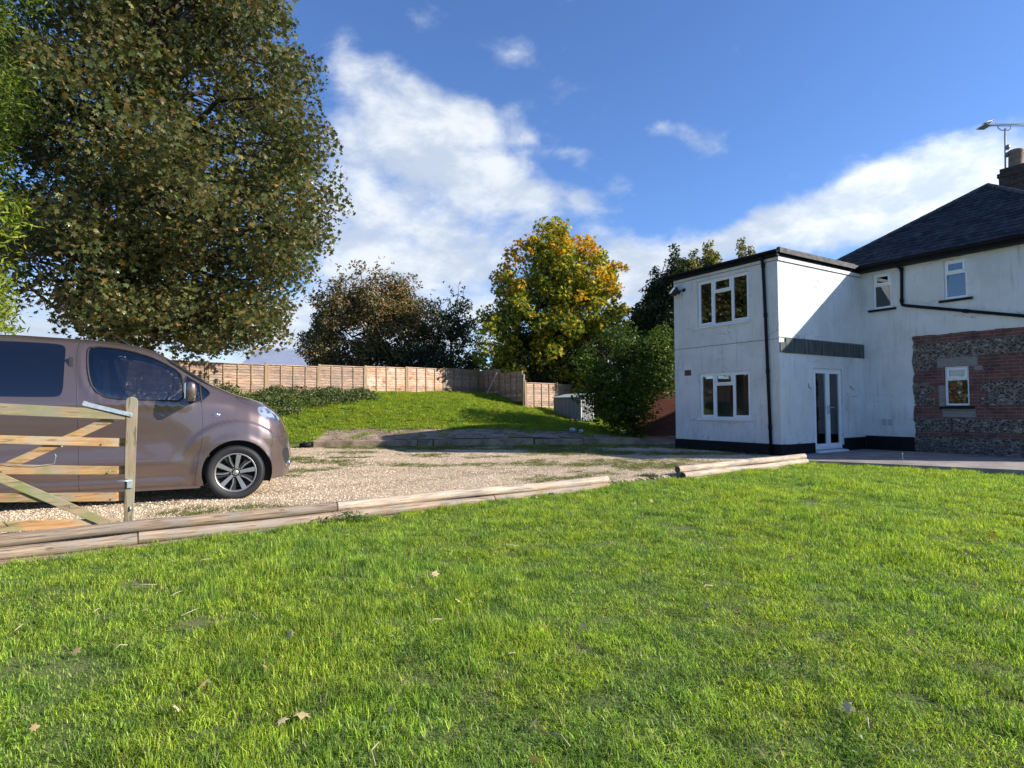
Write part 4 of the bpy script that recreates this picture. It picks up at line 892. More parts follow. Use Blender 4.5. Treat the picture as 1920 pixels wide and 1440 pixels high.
for pl in ([(-.405,1.24),(-.384,1.10),(-.384,.759),(-.429,.497),(-.462,.20)], [(-.021,1.312),(.008,1.283),(.075,1.24),(.235,1.185)], [(.34,1.03),(.358,1.014),(.405,.913),(.43,.812),(.436,.736),(.42,.649)], [(.436,.78),(.53,.778),(.62,.782)]):
    q = vline(pl, .0035, False, .0015); seam.add(q.v, q.f, True)
seam.build('panel_gap', M['dkplastic'], van)
rail_ = MB()
xs_ = np.linspace(-3.9, -.40, 90)
for s_ in (-1, 1):
    ph_ = np.full(90, 1.12); x, y, z = vsurf(xs_, ph_); rail_.tube([(a, s_*b_, c_+.002) for a, b_, c_ in zip(x, y, z)], .011, 6)
rail_.build('roof_trim', M['dkplastic'], van)
mb = vline([(-.276,1.083),(-.233,1.108),(-.19,1.092),(-.21,1.062),(-.254,1.058)], .006, True, 0)
x, y, z = vsurf(np.array([-.232]), v_phi(np.array([-.232]), np.array([1.083])))
for s_ in (-1, 1): mb.tube([(-.262, s_*(y[0]+.002), 1.080), (-.232, s_*(y[0]+.006), 1.086), (-.200, s_*(y[0]+.002), 1.084)], [.012, .020, .010], 10)
mb.build('side_repeater', M['chrome'], van)
mb = vline([(.640,.69),(.662,.60),(.668,.50),(.668,.40),(.655,.35),(.61,.40)], .018, False, -.008); mb.build('chrome_strip', M['chrome'], van)
# wheel arch liners, floor pan, axle-level darkness comes from real panels
mb = MB()
for cx in (0.02, -3.275):
    for s_ in (-1, 1):
        R = .415; T = np.linspace(-.42, math.pi+.42, 26); a0 = [(cx+R*math.cos(t), s_*.90, HUBZ+.01+R*math.sin(t)) for t in T]; a1 = [(p[0], s_*.62, p[2]) for p in a0]
        mb.add(a0+a1, [(i, i+1, 26+i+1, 26+i) for i in range(25)] + [tuple(range(26, 52))])
mb.build('wheel_arch_liner', M['dkplastic'], van)
mb = MB(); mb.box(-4.0, -3.75, -.85, .85, .22, .26); mb.box(-2.85, -.45, -.88, .88, .21, .26); mb.box(-3.74, -2.86, -.6, .6, .22, .30); mb.box(-.44, .5, -.6, .6, .21, .30); mb.build('floor_pan', M['dkplastic'], van)
# doors' lower sill strip
mb = MB()
for s_ in (-1, 1): mb.prism([(s_*.905, .165), (s_*.94, .17), (s_*.945, .20), (s_*.905, .21)], 'x', -2.85, -.40)
mb.build('sill', M['paint'], van)
# cabin
mb = MB(); mb.prism([(-.95, .3), (-.35, .3), (-.20, 1.20), (-.34, 1.30), (-.60, 1.30), (-.72, 1.2), (-.80, .9), (-.95, .5)], 'y', -.80, .80); mb.build('dashboard', M['dkplastic'], van, bevel=.02)
def seat(x, y):
    mb = MB(); mb.prism([(x-.02, .62), (x+.48, .66), (x+.50, .82), (x+.0, .78)], 'y', y-.24, y+.24)
    mb.prism([(x-.02, .78), (x+.10, .78), (x-.10, 1.42), (x-.20, 1.42)], 'y', y-.23, y+.23); mb.prism([(x-.19, 1.46), (x-.10, 1.46), (x-.13, 1.66), (x-.21, 1.66)], 'y', y-.13, y+.13)
    mb.tube([(x-.15, y-.06, 1.40), (x-.16, y-.06, 1.48)], .008, 6); mb.tube([(x-.15, y+.06, 1.40), (x-.16, y+.06, 1.48)], .008, 6); mb.build('seat', M['cloth'], van, bevel=.03)
seat(-1.62, -.45); seat(-1.62, .45)
mb = MB(); ctr = Vector((-.90, -.42, 1.20)); Rw = Matrix.Rotation(rad(-62), 4, 'Y')
mb.tube([ctr + (Rw @ Vector((.185*math.cos(t), .185*math.sin(t), 0))) for t in np.linspace(0, 2*math.pi, 29)], .015, 8, cap=False)
for t in (0, 2.3, 4.0): mb.tube([ctr, ctr + (Rw @ Vector((.18*math.cos(t), .18*math.sin(t), 0)))], .014, 6)
mb.tube([ctr, ctr + Vector((.3, 0, -.12))], .03, 8); mb.build('steering_wheel', M['dkplastic'], van)
mb = MB(); mb.box(-.80, -.77, -.12, .12, 1.60, 1.67); mb.tube([(-.78, 0, 1.67), (-.80, 0, 1.76)], .01, 6); mb.build('rear_view_mirror', M['dkplastic'], van)
mb = MB(); mb.beam((-.40, .80, 1.33), (-.92, .70, 1.80), .05, .08, (0, 0, 1)); mb.beam((-1.72, .80, 1.2), (-1.74, .72, 1.86), .06, .10, (1, 0, 0)); mb.build('pillar_trim', M['trim'], van)
mb = MB(); mb.box(-1.80, -1.76, -.82, .82, .3, 1.78); mb.build('bulkhead', M['cloth'], van)
# door mirror
for s_ in (-1, 1):
    mb = MB(); c_ = Vector((-.50, s_*1.085, 1.385))
    prof_m = [(-.055, .00), (-.052, .055), (-.03, .085), (.0, .095), (.03, .085), (.05, .05), (.055, 0), (.05, -.06), (.03, -.10), (-.02, -.115), (-.045, -.09)]
    vs = []; lay = [(-.115, .80), (-.09, 1.0), (.04, 1.0), (.09, .92), (.115, .72)]
    for yy, sc_ in lay:
        for a, b_ in chaikin(prof_m, 1): vs.append((c_.x+a*sc_*1.05, c_.y+yy, c_.z+b_*sc_*1.12))
    n = 22; mb.add(vs, [(i*n+k, i*n+(k+1) % n, (i+1)*n+(k+1) % n, (i+1)*n+k) for i in range(len(lay)-1) for k in range(n)] + [tuple(range(n-1, -1, -1)), tuple(range(4*n, 5*n))], True)
    mr = mb.build('door_mirror', M['paint'], van, bevel=0)
    f = MB(); f.box(c_.x-.066, c_.x-.054, c_.y-.10, c_.y+.10, c_.z-.10, c_.z+.085); f.build('mirror_glass', M['chrome'], mr)
    f = MB(); f.prism([(c_.x-.05, c_.z-.10), (c_.x+.04, c_.z-.09), (c_.x+.03, c_.z-.13), (c_.x-.03, c_.z-.135)], 'y', c_.y-.10, c_.y+.10); f.tube([(-.50, s_*.93, 1.27), (-.50, s_*1.0, 1.29), (-.50, s_*1.05, 1.31)], [.045, .035, .03], 8); f.build('mirror_base', M['dkplastic'], mr)
# roof aerial
mb = MB(); mb.tube([(-1.30, -.2, 1.96), (-1.30, -.2, 2.0), (-1.62, -.2, 2.23)], [.02, .006, .003], 6); mb.build('roof_aerial', M['dkplastic'], van)
# wheels
def lathe(mb, prof, n, cx, cy, cz, s_):
    vs = []; m_ = len(prof)
    for k in range(n):
        t = 2*math.pi*k/n
        for rr2, yy in prof: vs.append((cx+rr2*math.cos(t), cy+s_*yy, cz+rr2*math.sin(t)))
    mb.add(vs, [(k*m_+i, ((k+1) % n)*m_+i, ((k+1) % n)*m_+i+1, k*m_+i+1) for k in range(n) for i in range(m_-1)], True)
def wheel(cx, s_):
    w = bpy.data.objects.new('wheel', None); COL.objects.link(w); w.parent = van; w.location = (cx, s_*.845, HUBZ)
    mb = MB(); lathe(mb, [(.246, .085), (.262, .098), (.30, .107), (.325, .103), (.340, .085), (.344, .05), (.344, -.05), (.338, -.09), (.30, -.11), (.246, -.09)], 56, 0, 0, 0, s_)
    for k in range(72):
        t = 2*math.pi*k/72
        for yy in (-.06, .0, .06, .086):
            tt = t+yy*.8; a = .343 if abs(yy) < .08 else .337; mb.beam((a*math.cos(tt), s_*(yy-.018), a*math.sin(tt)), (a*math.cos(tt+.03), s_*(yy+.018), a*math.sin(tt+.03)), .010, .006, (math.cos(tt), 0, math.sin(tt)))
    mb.build('tyre', M['rubber'], w, recalc=False)
    mb = MB(); lathe(mb, [(.246, .088), (.238, .092), (.228, .080), (.222, .02), (.20, -.06)], 48, 0, 0, 0, s_); mb.build('rim', M['alu'], w, recalc=False)
    mb = MB(); lathe(mb, [(.0, -.02), (.15, -.02), (.15, -.03), (.21, -.055), (.212, .01)], 40, 0, 0, 0, s_); mb.build('brake_disc', M['dkplastic'], w, recalc=False)
    sp = MB(); dk = MB()
    for k in range(5):
        t = rad(90-9)+2*math.pi*k/5
        def P(r_, a_, yy): return (r_*math.cos(t+a_), s_*yy, r_*math.sin(t+a_))
        # wide machined spoke
        for (f0, f1, mbx) in ((.078, .050, sp),):
            vs = [P(.052, -.36, .075), P(.052, .36, .075), P(.236, .125, .084), P(.236, -.125, .084), P(.052, -.36, .035), P(.052, .36, .035), P(.236, .135, .04), P(.236, -.135, .04)]
            mbx.add(vs, [(0, 1, 2, 3), (7, 6, 5, 4), (0, 4, 5, 1), (1, 5, 6, 2), (2, 6, 7, 3), (3, 7, 4, 0)])
        # thin angled spokes between, black web with machined edge
        t2 = t + math.pi/5
        def Q(r_, a_, yy): return (r_*math.cos(t2+a_), s_*yy, r_*math.sin(t2+a_))
        for sg, mbx in ((-1, sp),):
            pl = [(.075, sg*.16), (.145, sg*.05), (.236, sg*.12)]
            for (ra, aa), (rb, ab) in zip(pl[:-1], pl[1:]): mbx.beam(Q(ra, aa, .074), Q(rb, ab, .078), .013, .012, (0, 1, 0))
        vs = [Q(.06, -.3, .060), Q(.06, .3, .060), Q(.236, .17, .066), Q(.236, -.17, .066), Q(.06, -.3, .03), Q(.06, .3, .03), Q(.236, .17, .03), Q(.236, -.17, .03)]
        dk.add(vs, [(0, 1, 2, 3), (7, 6, 5, 4), (0, 4, 5, 1), (1, 5, 6, 2), (2, 6, 7, 3), (3, 7, 4, 0)])
    lathe(sp, [(.0, .088), (.028, .086), (.034, .08), (.034, .04)], 24, 0, 0, 0, s_)
    lathe(dk, [(.0, .066), (.062, .068), (.066, .06), (.066, .03)], 30, 0, 0, 0, s_)
    sp.build('spoke', M['alu'], w); dk.build('spoke_web', M['rubber'], w)
    bo = MB()
    for k in range(5):
        t = rad(90+27)+2*math.pi*k/5; bo.tube([(.052*math.cos(t), s_*.060, .052*math.sin(t)), (.052*math.cos(t), s_*.074, .052*math.sin(t))], .009, 8)
    bo.build('wheel_bolt', M['chrome'], w)
for cx in (0, -3.275):
    for s_ in (-1, 1): wheel(cx, s_)
SPLIT = {'hinge', 'bracket', 'bolt', 'rail_tenon', 'render_joint', 'inner_wall', 'window_seal', 'door_window', 'quarter_window', 'rear_window', 'back_window', 'headlight', 'fog_lamp_recess', 'window_pillar', 'roof_trim', 'side_repeater', 'chrome_strip', 'wheel_arch_liner', 'floor_pan', 'sill', 'handle', 'wall_vent', 'wheel_bolt', 'pillar_trim', 'floor', 'plinth', 'wire', 'panel_gap', 'hinge_strap', 'latch'}
bpy.context.view_layer.update()
for o in list(bpy.data.objects):
    if o.type == 'MESH' and o.name.split('.')[0] in SPLIT: split_loose(o, .006)

# ------------------------------------------------------------------ fences
def lap_panel(mbf, L, hgt, rg, drop=0):
    """lap boards of one panel in its own frame: x 0..L, z 0..hgt"""
    n = int(hgt/.095); xs_ = np.linspace(0, L, 9)
    for i in range(n+1):
        zb = hgt - .10*(i+1)*hgt/(.095*n+.095)*.98; dz0 = rg.uniform(-.004, .004); vs = []
        zt = zb + .115
        for x_ in xs_:
            wv = .006*math.sin(x_*5+i*1.7) + rg.uniform(-.003, .003)
            vs += [(x_, -.026, zb+wv+dz0), (x_, -.004, min(hgt-.01, zt)+dz0), (x_, .008, min(hgt-.01, zt)+dz0), (x_, -.014, zb+wv+dz0)]
        fs = [(4*k+a, 4*k+(a+1) % 4, 4*(k+1)+(a+1) % 4, 4*(k+1)+a) for k in range(len(xs_)-1) for a in range(4)] + [(0, 1, 2, 3), tuple(4*(len(xs_)-1)+q for q in (3, 2, 1, 0))]
        mbf.add(vs, fs)
def fence_run(pts, label, mats, hgts, seed, nbat=3):
    """pts: list of (x,y,zbase,ztop) post positions"""
    base = Vector(pts[0][:3]); f = empty('lap_panel_fence', base, 0, label, 'fence')
    rg = random.Random(seed)
    for i in range(len(pts)-1):
        a = Vector(pts[i][:2]+(0,)); b_ = Vector(pts[i+1][:2]+(0,)); L = (b_-a).length; ang = math.atan2(b_.y-a.y, b_.x-a.x)
        zt = (pts[i][3]+pts[i+1][3])/2 - .03 if hgts[i] is None or True else 0; h_ = hgts[i]; z0 = zt-h_+rg.uniform(-.025, .02); tx = rad(rg.uniform(-1, 1)); ty = rad(rg.uniform(-.5, .5))
        loc = Vector((a.x, a.y, z0)) - base
        def put(mb, nm, mat):
            o = mb.build(nm, mat, f); o.location = loc; o.rotation_euler = (tx, ty, ang); return o
        mb = MB(); lap_panel(mb, L-.06, h_, rg); 
        for v in range(len(mb.v)): mb.v[v] = (mb.v[v][0]+.03, mb.v[v][1], mb.v[v][2])
        p = put(mb, 'fence_panel', mats[i])
        mb = MB()
        for k in range(nbat+2):
            xx = .05 + (L-.10)*k/(nbat+1); mb.box(xx-.015, xx+.015, -.048, -.0265, .0, h_-.02)
        mb.build('batten', M['post'], p)
        mb = MB(); mb.box(.03, L-.03, -.05, .02, h_-.0195, h_+.008); mb.build('capping', mats[i], p)
    for i, q in enumerate(pts):
        mb = MB(); mb.box(-.038, .038, -.045, .03, -.3, q[3]-q[2]+.02); o = mb.build('fence_post', M['post'], f, bevel=.004); o.location = Vector(q[:3])-base
        j = min(i, len(pts)-2); o.rotation_euler = (rad(rg.uniform(-1, 1)), rad(rg.uniform(-1.2, 1.2)), math.atan2(pts[j+1][1]-pts[j][1], pts[j+1][0]-pts[j][0]))
    return f
d1 = Vector((.741, .673)); P5 = Vector((-8.43, 20.1)); SP = 1.862
run = []
for k in range(-4, 6):
    q = P5 + d1*SP*k; run.append((q.x, q.y, 1.85 if k < 0 else 1.93+.03*k, 3.02+.035*k if k >= 0 else 3.02+.02*k))
mats = [M['fence'], M['fence'], M['fence'], M['fence'], M['fence'], M['fence'], M['fencer'], M['fencer'], M['fence']]
fence_run(run, 'long run of pale lap panels and brown posts behind the van and the bank', mats, [1.2]*9, 5)
e = run[-1]
fence_run([(e[0]+.05, e[1]-.05, 2.1, 3.15), (-.52, 24.85, 1.92, 3.05), (.47, 23.2, 1.40, 2.76)], 'dark return of lap panels stepping down the bank to the corner post', [M['fence'], M['fence']], [1.15, 1.15], 6)
fence_run([(.52, 23.2, 1.35, 2.50), (1.86, 24.5, 1.28, 2.47), (3.25, 25.8, 1.2, 2.44), (4.6, 27.1, 1.1, 2.42)], 'short lower run of sunlit lap panels behind the metal store', [M['fence']]*3, [1.15]*3, 7)
# raking prop against the return panels
mb = MB(); mb.beam((-1.05, 24.55, 2.05), (-.62, 24.72, 2.95), .05, .05); tag(mb.build('timber_prop', M['log']), 'pale timber prop leaning against the dark return fence', 'prop')

# ------------------------------------------------------------------ metal store
mt, gg, b = base_mat('corrugated blue grey metal'); M['store'] = mt
b.inputs['Base Color'].default_value = (.17, .18, .17, 1); b.inputs['Roughness'].default_value = .6
SHA = math.atan2(.62, .78); sh = empty('metal_store', (2.58, 22.0, .93), SHA, 'small grey metal garden store with pent roof against the lower fence', 'store')
# frame: x along the door end (to the right and back), y along the long side (back)
mb = MB(); Lx, Ly, zf, zr = .66, 1.50, .90, 1.02
n = 14
def corr(u0, u1, nn, amp): return [(u0+(u1-u0)*i/nn, amp*(1 if (i//2) % 2 else -1)) for i in range(nn+1)]
def zt(x_): return zf + (zr-zf)*x_/Lx
for (x_, yy) in ((0, 1), (Lx, 1)):
    pr = corr(0, Ly, 28, .008)
    mb.add([(x_+o_, u, 0) for u, o_ in pr]+[(x_+o_, u, zt(x_)) for u, o_ in pr], [(i, i+1, len(pr)+i+1, len(pr)+i) for i in range(len(pr)-1)])
mb.add([(0, Ly, 0), (Lx, Ly, 0), (Lx, Ly, zr), (0, Ly, zf)], [(0, 1, 2, 3)]); mb.build('side_panel', M['store'], sh)
for a, b_ in ((.03, .325), (.335, .63)):
    d_ = MB(); d_.prism([(a, .02), (b_, .02), (b_, zt(b_)-.04), (a, zt(a)-.04)], 'y', -.012, .006)
    for k in range(3): u = a+.05+k*.09; d_.box(u, u+.03, -.020, -.0125, .06, zf-.10)
    d_.build('store_door', M['store'], sh)
mb = MB(); mb.box(-.01, .03, -.02, .03, 0, zt(0)); mb.box(Lx-.03, Lx+.01, -.02, .03, 0, zt(Lx)); mb.box(.031, Lx-.031, -.015, .02, zf-.05, zf-.01); mb.build('door_frame', simple('pale store trim', (.5, .52, .53), .5), sh)
mb = MB(); pr = [(-.06, zt(-.06)+.005), (Lx+.05, zt(Lx+.05)+.005), (Lx+.05, zt(Lx+.05)+.03), (-.06, zt(-.06)+.03)]; mb.prism(pr, 'y', -.05, Ly+.05); mb.build('store_roof', simple('pale store roof', (.36, .40, .42), .5), sh)
# clay block and debris beside it
mb = MB(); mb.box(-.13, .13, -.07, .07, 0, .13); mb.box(-.10, -.02, -.075, -.0705, .03, .10); mb.box(.02, .10, -.075, -.0705, .03, .10)
o = mb.build('clay_block', simple('clay block', (.16, .09, .06), .9, var=.3), None, bevel=.008); o.location = (2.28, 21.7, float(H(2.28, 21.7))); o.rotation_euler = (0, 0, .3); tag(o, 'small brown hollow block lying on the grass in front of the metal store', 'block')

# ------------------------------------------------------------------ garden wall of brick beyond the annex
mb = MB(); mb.box(0, 5.2, 0, .23, 0, 1.75); gw = empty('garden_wall', (4.05, 20.55, .45), rad(-2), 'old red brick garden wall between the green bush and the annex', 'wall')
mb.build('brickwork', M['brick'], gw)
mb = MB(); mb.box(.9, 5.2, .01, .24, 1.752, 2.12); mb.box(.88, 5.2, -.02, .27, 2.122, 2.17); mb.box(1.3, 1.5, -.03, .0, 1.76, 2.2); mb.build('coping', simple('grey cement coping', (.16, .15, .13), .95, var=.4, vscale=4), gw, bevel=.01)

# ------------------------------------------------------------------ kerb stones of the old slab
GK = 'concrete kerb stones edging the old slab'
def kerb(x0, x1, h_, label, seed, tilt=0):
    y0_, y1_ = kerb_y(x0), kerb_y(x1); L = math.hypot(x1-x0, y1_-y0_); rg = random.Random(seed); mb = MB(); n = max(3, int(L/.25)); vs = []
    for i in range(n+1):
        u = L*i/n; j1, j2 = rg.uniform(-.008, .008), rg.uniform(-.01, .01); vs += [(u, -.06+j1, -.12), (u, -.06+j1, h_-.015+j2), (u, -.045+j1, h_+j2), (u, .13, h_+j2*.5), (u, .13, -.12)]
    mb.add(vs, [(5*k+a, 5*k+(a+1) % 5, 5*(k+1)+(a+1) % 5, 5*(k+1)+a) for k in range(n) for a in range(5)] + [(0, 1, 2, 3, 4), tuple(5*n+q for q in (4, 3, 2, 1, 0))])
    o = mb.build('kerb_stone', M['concrete']); o.location = (x0, y0_+.06, .33); o.rotation_euler = (0, -tilt, math.atan2(y1_-y0_, x1-x0)); tag(o, label, 'kerb stone', GK)
kerb(-5.75, -2.80, .20, 'long sunlit concrete kerb stone ahead of the van nose', 1)
kerb(-2.77, -2.35, .20, 'short stub of kerb stone where the annex shadow begins', 2)
kerb(-2.30, .62, .19, 'shaded kerb stone in the middle of the old slab edge', 3, .012)
kerb(.68, 2.12, .19, 'shaded kerb stone left of the last dark one', 4)
kerb(2.15, 3.85, .20, 'last dark kerb stone nearest the annex', 5)
mb = MB(); mb.tube([(0, 0, 0), (.32, .05, .03)], [.07, .075], 12); o = mb.build('drain_stub', M['black']); o.location = (-6.12, 16.95, .40); tag(o, 'dark drain stub lying beside the long sunlit kerb stone', 'pipe')
mb = MB(); rg = random.Random(9)
def rock(mb, c, r_, rg):
    vs = []; nlat, nlon = 4, 7
    for i in range(nlat+1):
        for j in range(nlon):
            t = math.pi*i/nlat; q = 2*math.pi*j/nlon; rr_ = r_*rg.uniform(.75, 1.1); vs.append((c[0]+rr_*math.sin(t)*math.cos(q), c[1]+rr_*math.sin(t)*math.sin(q), c[2]+rr_*.7*math.cos(t)))
    mb.add(vs, [(i*nlon+j, i*nlon+(j+1) % nlon, (i+1)*nlon+(j+1) % nlon, (i+1)*nlon+j) for i in range(nlat) for j in range(nlon)])
M['flintrock'] = simple('pale flint lump', (.42, .42, .44), .7, var=.5, vscale=14)
for k, (dx, dy, r_, lb) in enumerate(((0, 0, .14, 'larger pale flint lump on the bank edge by the green bush'), (.26, -.12, .10, 'smaller pale flint lump right of the larger one on the bank edge'))):
    mb = MB(); rock(mb, (0, 0, 0), r_, rg); o = mb.build('flint_lump', M['flintrock']); xx, yy = 1.93+dx, 18.9+dy; o.location = (xx, yy, float(H(xx, yy))+.09); tag(o, lb, 'stone')

# ------------------------------------------------------------------ neighbour's barn behind the fence
bn = empty('neighbour_barn', (-21.5, 47, 1.5), rad(8), 'long neighbouring barn with lavender grey roof seen over the fence', 'barn')
mb = MB(); mb.box(0, 14, .3, 8.7, 0, 3.35); mb.build('wall', simple('barn wall', (.4, .38, .36), .9, var=.1), bn)
mb = MB(); mb.prism([(0, 3.3), (4.5, 5.0), (9, 3.3), (9, 3.42), (4.5, 5.14), (0, 3.42)], 'x', -.3, 14.3); mb.build('roof', simple('grey barn roof', (.24, .26, .33), .6, var=.1, vscale=2), bn)
mb = MB(); mb.box(-.3, 14.3, -.10, -.01, 3.2, 3.34); mb.build('gutter', M['black'], bn)

# ------------------------------------------------------------------ foliage
def rot_mats(rng, n, upbias=.5):
    nz = rng.normal(size=(n, 3)); nz /= np.linalg.norm(nz, axis=1)[:, None]; nz[:, 2] = np.abs(nz[:, 2])*(1-upbias)+upbias*1.0; nz /= np.linalg.norm(nz, axis=1)[:, None]
    t = rng.normal(size=(n, 3)); t -= nz*(t*nz).sum(1)[:, None]; t /= np.linalg.norm(t, axis=1)[:, None]; b_ = np.cross(nz, t); return t, b_, nz
LEAF = {
 'lobed': np.array([(0,-.5,0),(.14,-.22,.02),(.46,-.30,-.04),(.30,-.02,.03),(.50,.20,-.05),(.22,.20,.03),(0,.56,-.06),(-.22,.20,.03),(-.50,.20,-.05),(-.30,-.02,.03),(-.46,-.30,-.04),(-.14,-.22,.02)]),
 'oval': np.array([(0,-.5,0),(.22,-.12,.05),(.18,.22,.04),(0,.5,-.08),(-.18,.22,.04),(-.22,-.12,.05)]),
 'slim': np.array([(0,-.5,0),(.11,-.1,.03),(.07,.25,.0),(0,.5,-.1),(-.07,.25,.0),(-.11,-.1,.03)]),
}
def leaves(name, pts, size, shape, mat, parent, rng, up=.35, var=.5, kind=None):
    n = len(pts); base = LEAF[shape]; k = len(base); t, b_, nz = rot_mats(rng, n, up); s_ = size*(1+var*(rng.random(n)*2-1))
    V = pts[:, None, :] + s_[:, None, None]*(base[None, :, 0:1]*t[:, None] + base[None, :, 1:2]*b_[:, None] + base[None, :, 2:3]*nz[:, None])
    F = np.arange(n*k).reshape(n, k); o = link(name, np_mesh(name, V.reshape(-1, 3), F), mat, parent); return o
def branches(mb, start, targets, r0, rng, nseg=5, wig=.25, sag=0):
    for tg_, r_ in targets:
        a = np.array(start(tg_)); d = tg_-a; pts = []
        for i in range(nseg+1):
            f = i/nseg; p = a + d*f + (rng.normal(size=3)*wig*math.sin(math.pi*f)) + np.array([0, 0, .12*np.linalg.norm(d)*math.sin(math.pi*f)*(1-sag)]); pts.append(p)
        mb.tube(pts, [r_*(1-.85*i/nseg) for i in range(nseg+1)], 6, cap=False)
def tree(name, label, cat, base, trunk_top, trunk_r, clumps, leafn, leafsize, shape, mat, seed, group=None, up=.35, flat=.8, twigs=0, shell=.0, limb_r=.09, extra=None):
    """clumps: array (n,4) x,y,z,r in world space"""
    rng = np.random.default_rng(seed); t = empty(name, base, 0, label, cat, group); B0 = np.array(base)
    mb = MB(); tt = np.array(trunk_top); n = 8; tp_ = []
    for i in range(n+1):
        f = i/n; tp_.append(tuple((tt-B0)*f + np.array([.12*math.sin(f*5+seed), .1*math.cos(f*4+seed)-.1, 0])*(trunk_r*2)))
    mb.tube([(0, 0, -.4)]+tp_, [trunk_r*1.35]+[trunk_r*(1.15-.75*i/n) for i in range(n+1)], 12)
    sel = clumps[rng.permutation(len(clumps))[:max(8, int(len(clumps)*.35))]]
    tw = [np.array(p) for p in tp_]
    def st(tg_):
        dz = [abs(p[2]-(tg_[2]-.35*np.linalg.norm(tg_[:2]-p[:2]))) for p in tw]; return tw[max(2, int(np.argmin(dz)))]
    branches(mb, st, [(c[:3]-B0, limb_r*(.5+rng.random()*.8)) for c in sel], limb_r, rng)
    mb.build('trunk', M['bark'], t, recalc=False)
    pts = []
    for c in clumps:
        m_ = max(3, int(leafn*(c[3]**2))); v = rng.normal(size=(m_, 3)); v /= np.linalg.norm(v, axis=1)[:, None]; rr_ = (shell+(1-shell)*rng.random(m_)**.5)*c[3]
        p = v*rr_[:, None]; p[:, 2] *= flat; pts.append(c[:3]+p)
    pts = np.concatenate(pts) - B0
    if extra is not None: pts = np.concatenate([pts, extra-B0])
    leaves('crown', pts, leafsize, shape, mat, t, rng, up); return t
def ell_clumps(rng, c, r, n, cr, inner=.35, noise=.18, down=None, keep=None):
    out = []
    while len(out) < n:
        v = rng.normal(size=3); v /= np.linalg.norm(v); q = (inner + (1-inner)*rng.random()**.45)*(1+noise*math.sin(v[0]*7+c[0])*math.cos(v[2]*6+c[1])+noise*.5*rng.normal()); rz = r[2] if v[2] > 0 or down is None else down
        p = np.array([c[0]+v[0]*r[0]*q, c[1]+v[1]*r[1]*q, c[2]+v[2]*rz*q])
        if keep is not None and not keep(p): continue
        out.append((*p, cr*(.7+.6*rng.random())))
    return np.array(out)
def px_of(p):  # horizontal/vertical tangent seen from the garden, only used to shape crowns offline
    return p[0]/p[1], (p[2]-1.5)/p[1]
M['syc'] = leaf_mat('sycamore leaf', [(0, (0.049, 0.066, 0.020)), (.3, (0.074, 0.094, 0.025)), (.55, (0.105, 0.114, 0.034)), (.75, (0.148, 0.144, 0.048)), (.90, (0.148, 0.098, 0.034)), (.975, (0.298, 0.172, 0.030)), (1, (0.273, 0.298, 0.059))], .25, .36, ([((.088, .070, .034), .5, .68, .40), ((.045, .075, .025), .5, .35, .5)], 3.0), .45, spec=.6)
M['haw'] = leaf_mat('hawthorn leaf', [(0, (0.078, 0.080, 0.029)), (.4, (0.130, 0.124, 0.040)), (.7, (0.208, 0.153, 0.061)), (.88, (0.312, 0.153, 0.072)), (1, (0.451, 0.248, 0.114))], .22, .5, ([((.15, .095, .05), .52, .64, .55)], 9.0), .35)
M['mapl'] = leaf_mat('field maple leaf', [(0, (0.091, 0.134, 0.019)), (.4, (0.153, 0.202, 0.026)), (.7, (0.282, 0.296, 0.036)), (.88, (0.577, 0.457, 0.036)), (1, (0.769, 0.457, 0.024))], .4, .5)
M['mapt'] = leaf_mat('field maple top leaf', [(0, (.22, .19, .02)), (.3, (.50, .34, .02)), (.6, (.68, .38, .02)), (.85, (.66, .26, .02)), (1, (.42, .36, .04))], .4, .5)
M['dark'] = leaf_mat('dark evergreen leaf', [(0, (0.017, 0.028, 0.010)), (.5, (0.032, 0.052, 0.016)), (.85, (0.057, 0.080, 0.023)), (1, (0.095, 0.110, 0.036))], .15, .5)
M['laurel'] = leaf_mat('glossy green leaf', [(0, (0.037, 0.063, 0.007)), (.5, (0.066, 0.113, 0.013)), (.85, (0.103, 0.170, 0.017)), (1, (0.161, 0.227, 0.027))], .25, .5, spec=.3)
M['gold'] = leaf_mat('golden green leaf', [(0, (0.119, 0.180, 0.020)), (.4, (0.204, 0.288, 0.025)), (.8, (0.323, 0.378, 0.035)), (1, (0.510, 0.468, 0.020))], .4, .5, ([((.06, .095, .02), .48, .60, .8)], 5.0), .5)
M['bram'] = leaf_mat('bramble leaf', [(0, (0.047, 0.072, 0.022)), (.5, (0.081, 0.117, 0.036)), (.85, (0.135, 0.169, 0.054)), (1, (0.216, 0.169, 0.072))], .25, .5)

# big sycamore behind the van
rng = np.random.default_rng(11)
def k_syc(p):
    u, w = px_of(p); X_, Y_ = 960+1100*u, 764-1100*w
    lim = np.interp(Y_, [-600, -200, 0, 100, 170, 290, 400, 470, 560, 610, 660, 700], [330, 470, 535, 560, 580, 622, 628, 605, 575, 540, 520, 300])
    low = np.interp(X_, [-100, 40, 140, 200, 300, 420, 560], [575, 575, 590, 640, 645, 655, 640])
    gap = (X_-115)**2/60**2 + (Y_-500)**2/45**2 < 1 and rng.random() < .75
    return X_ < lim-10 and Y_ < low and not gap and not (X_ < 75 and p[1] < 13.4)
cl = ell_clumps(rng, (-9.7, 15.6, 7.6), (5.7, 4.6, 8.2), 600, .72, .30, .13, down=5.0, keep=k_syc)
cl2 = ell_clumps(rng, (-8.4, 15.4, 3.6), (3.8, 2.6, .9), 46, .55, .2, .1, keep=k_syc)
tree('sycamore_tree', 'huge round sycamore with browning leaves towering behind the van', 'tree', (-11.0, 16.0, 1.2), (-9.9, 15.6, 10.5), .30, np.concatenate([cl, cl2]), 360, .114, 'lobed', M['syc'], 12, shell=.1, limb_r=.10)

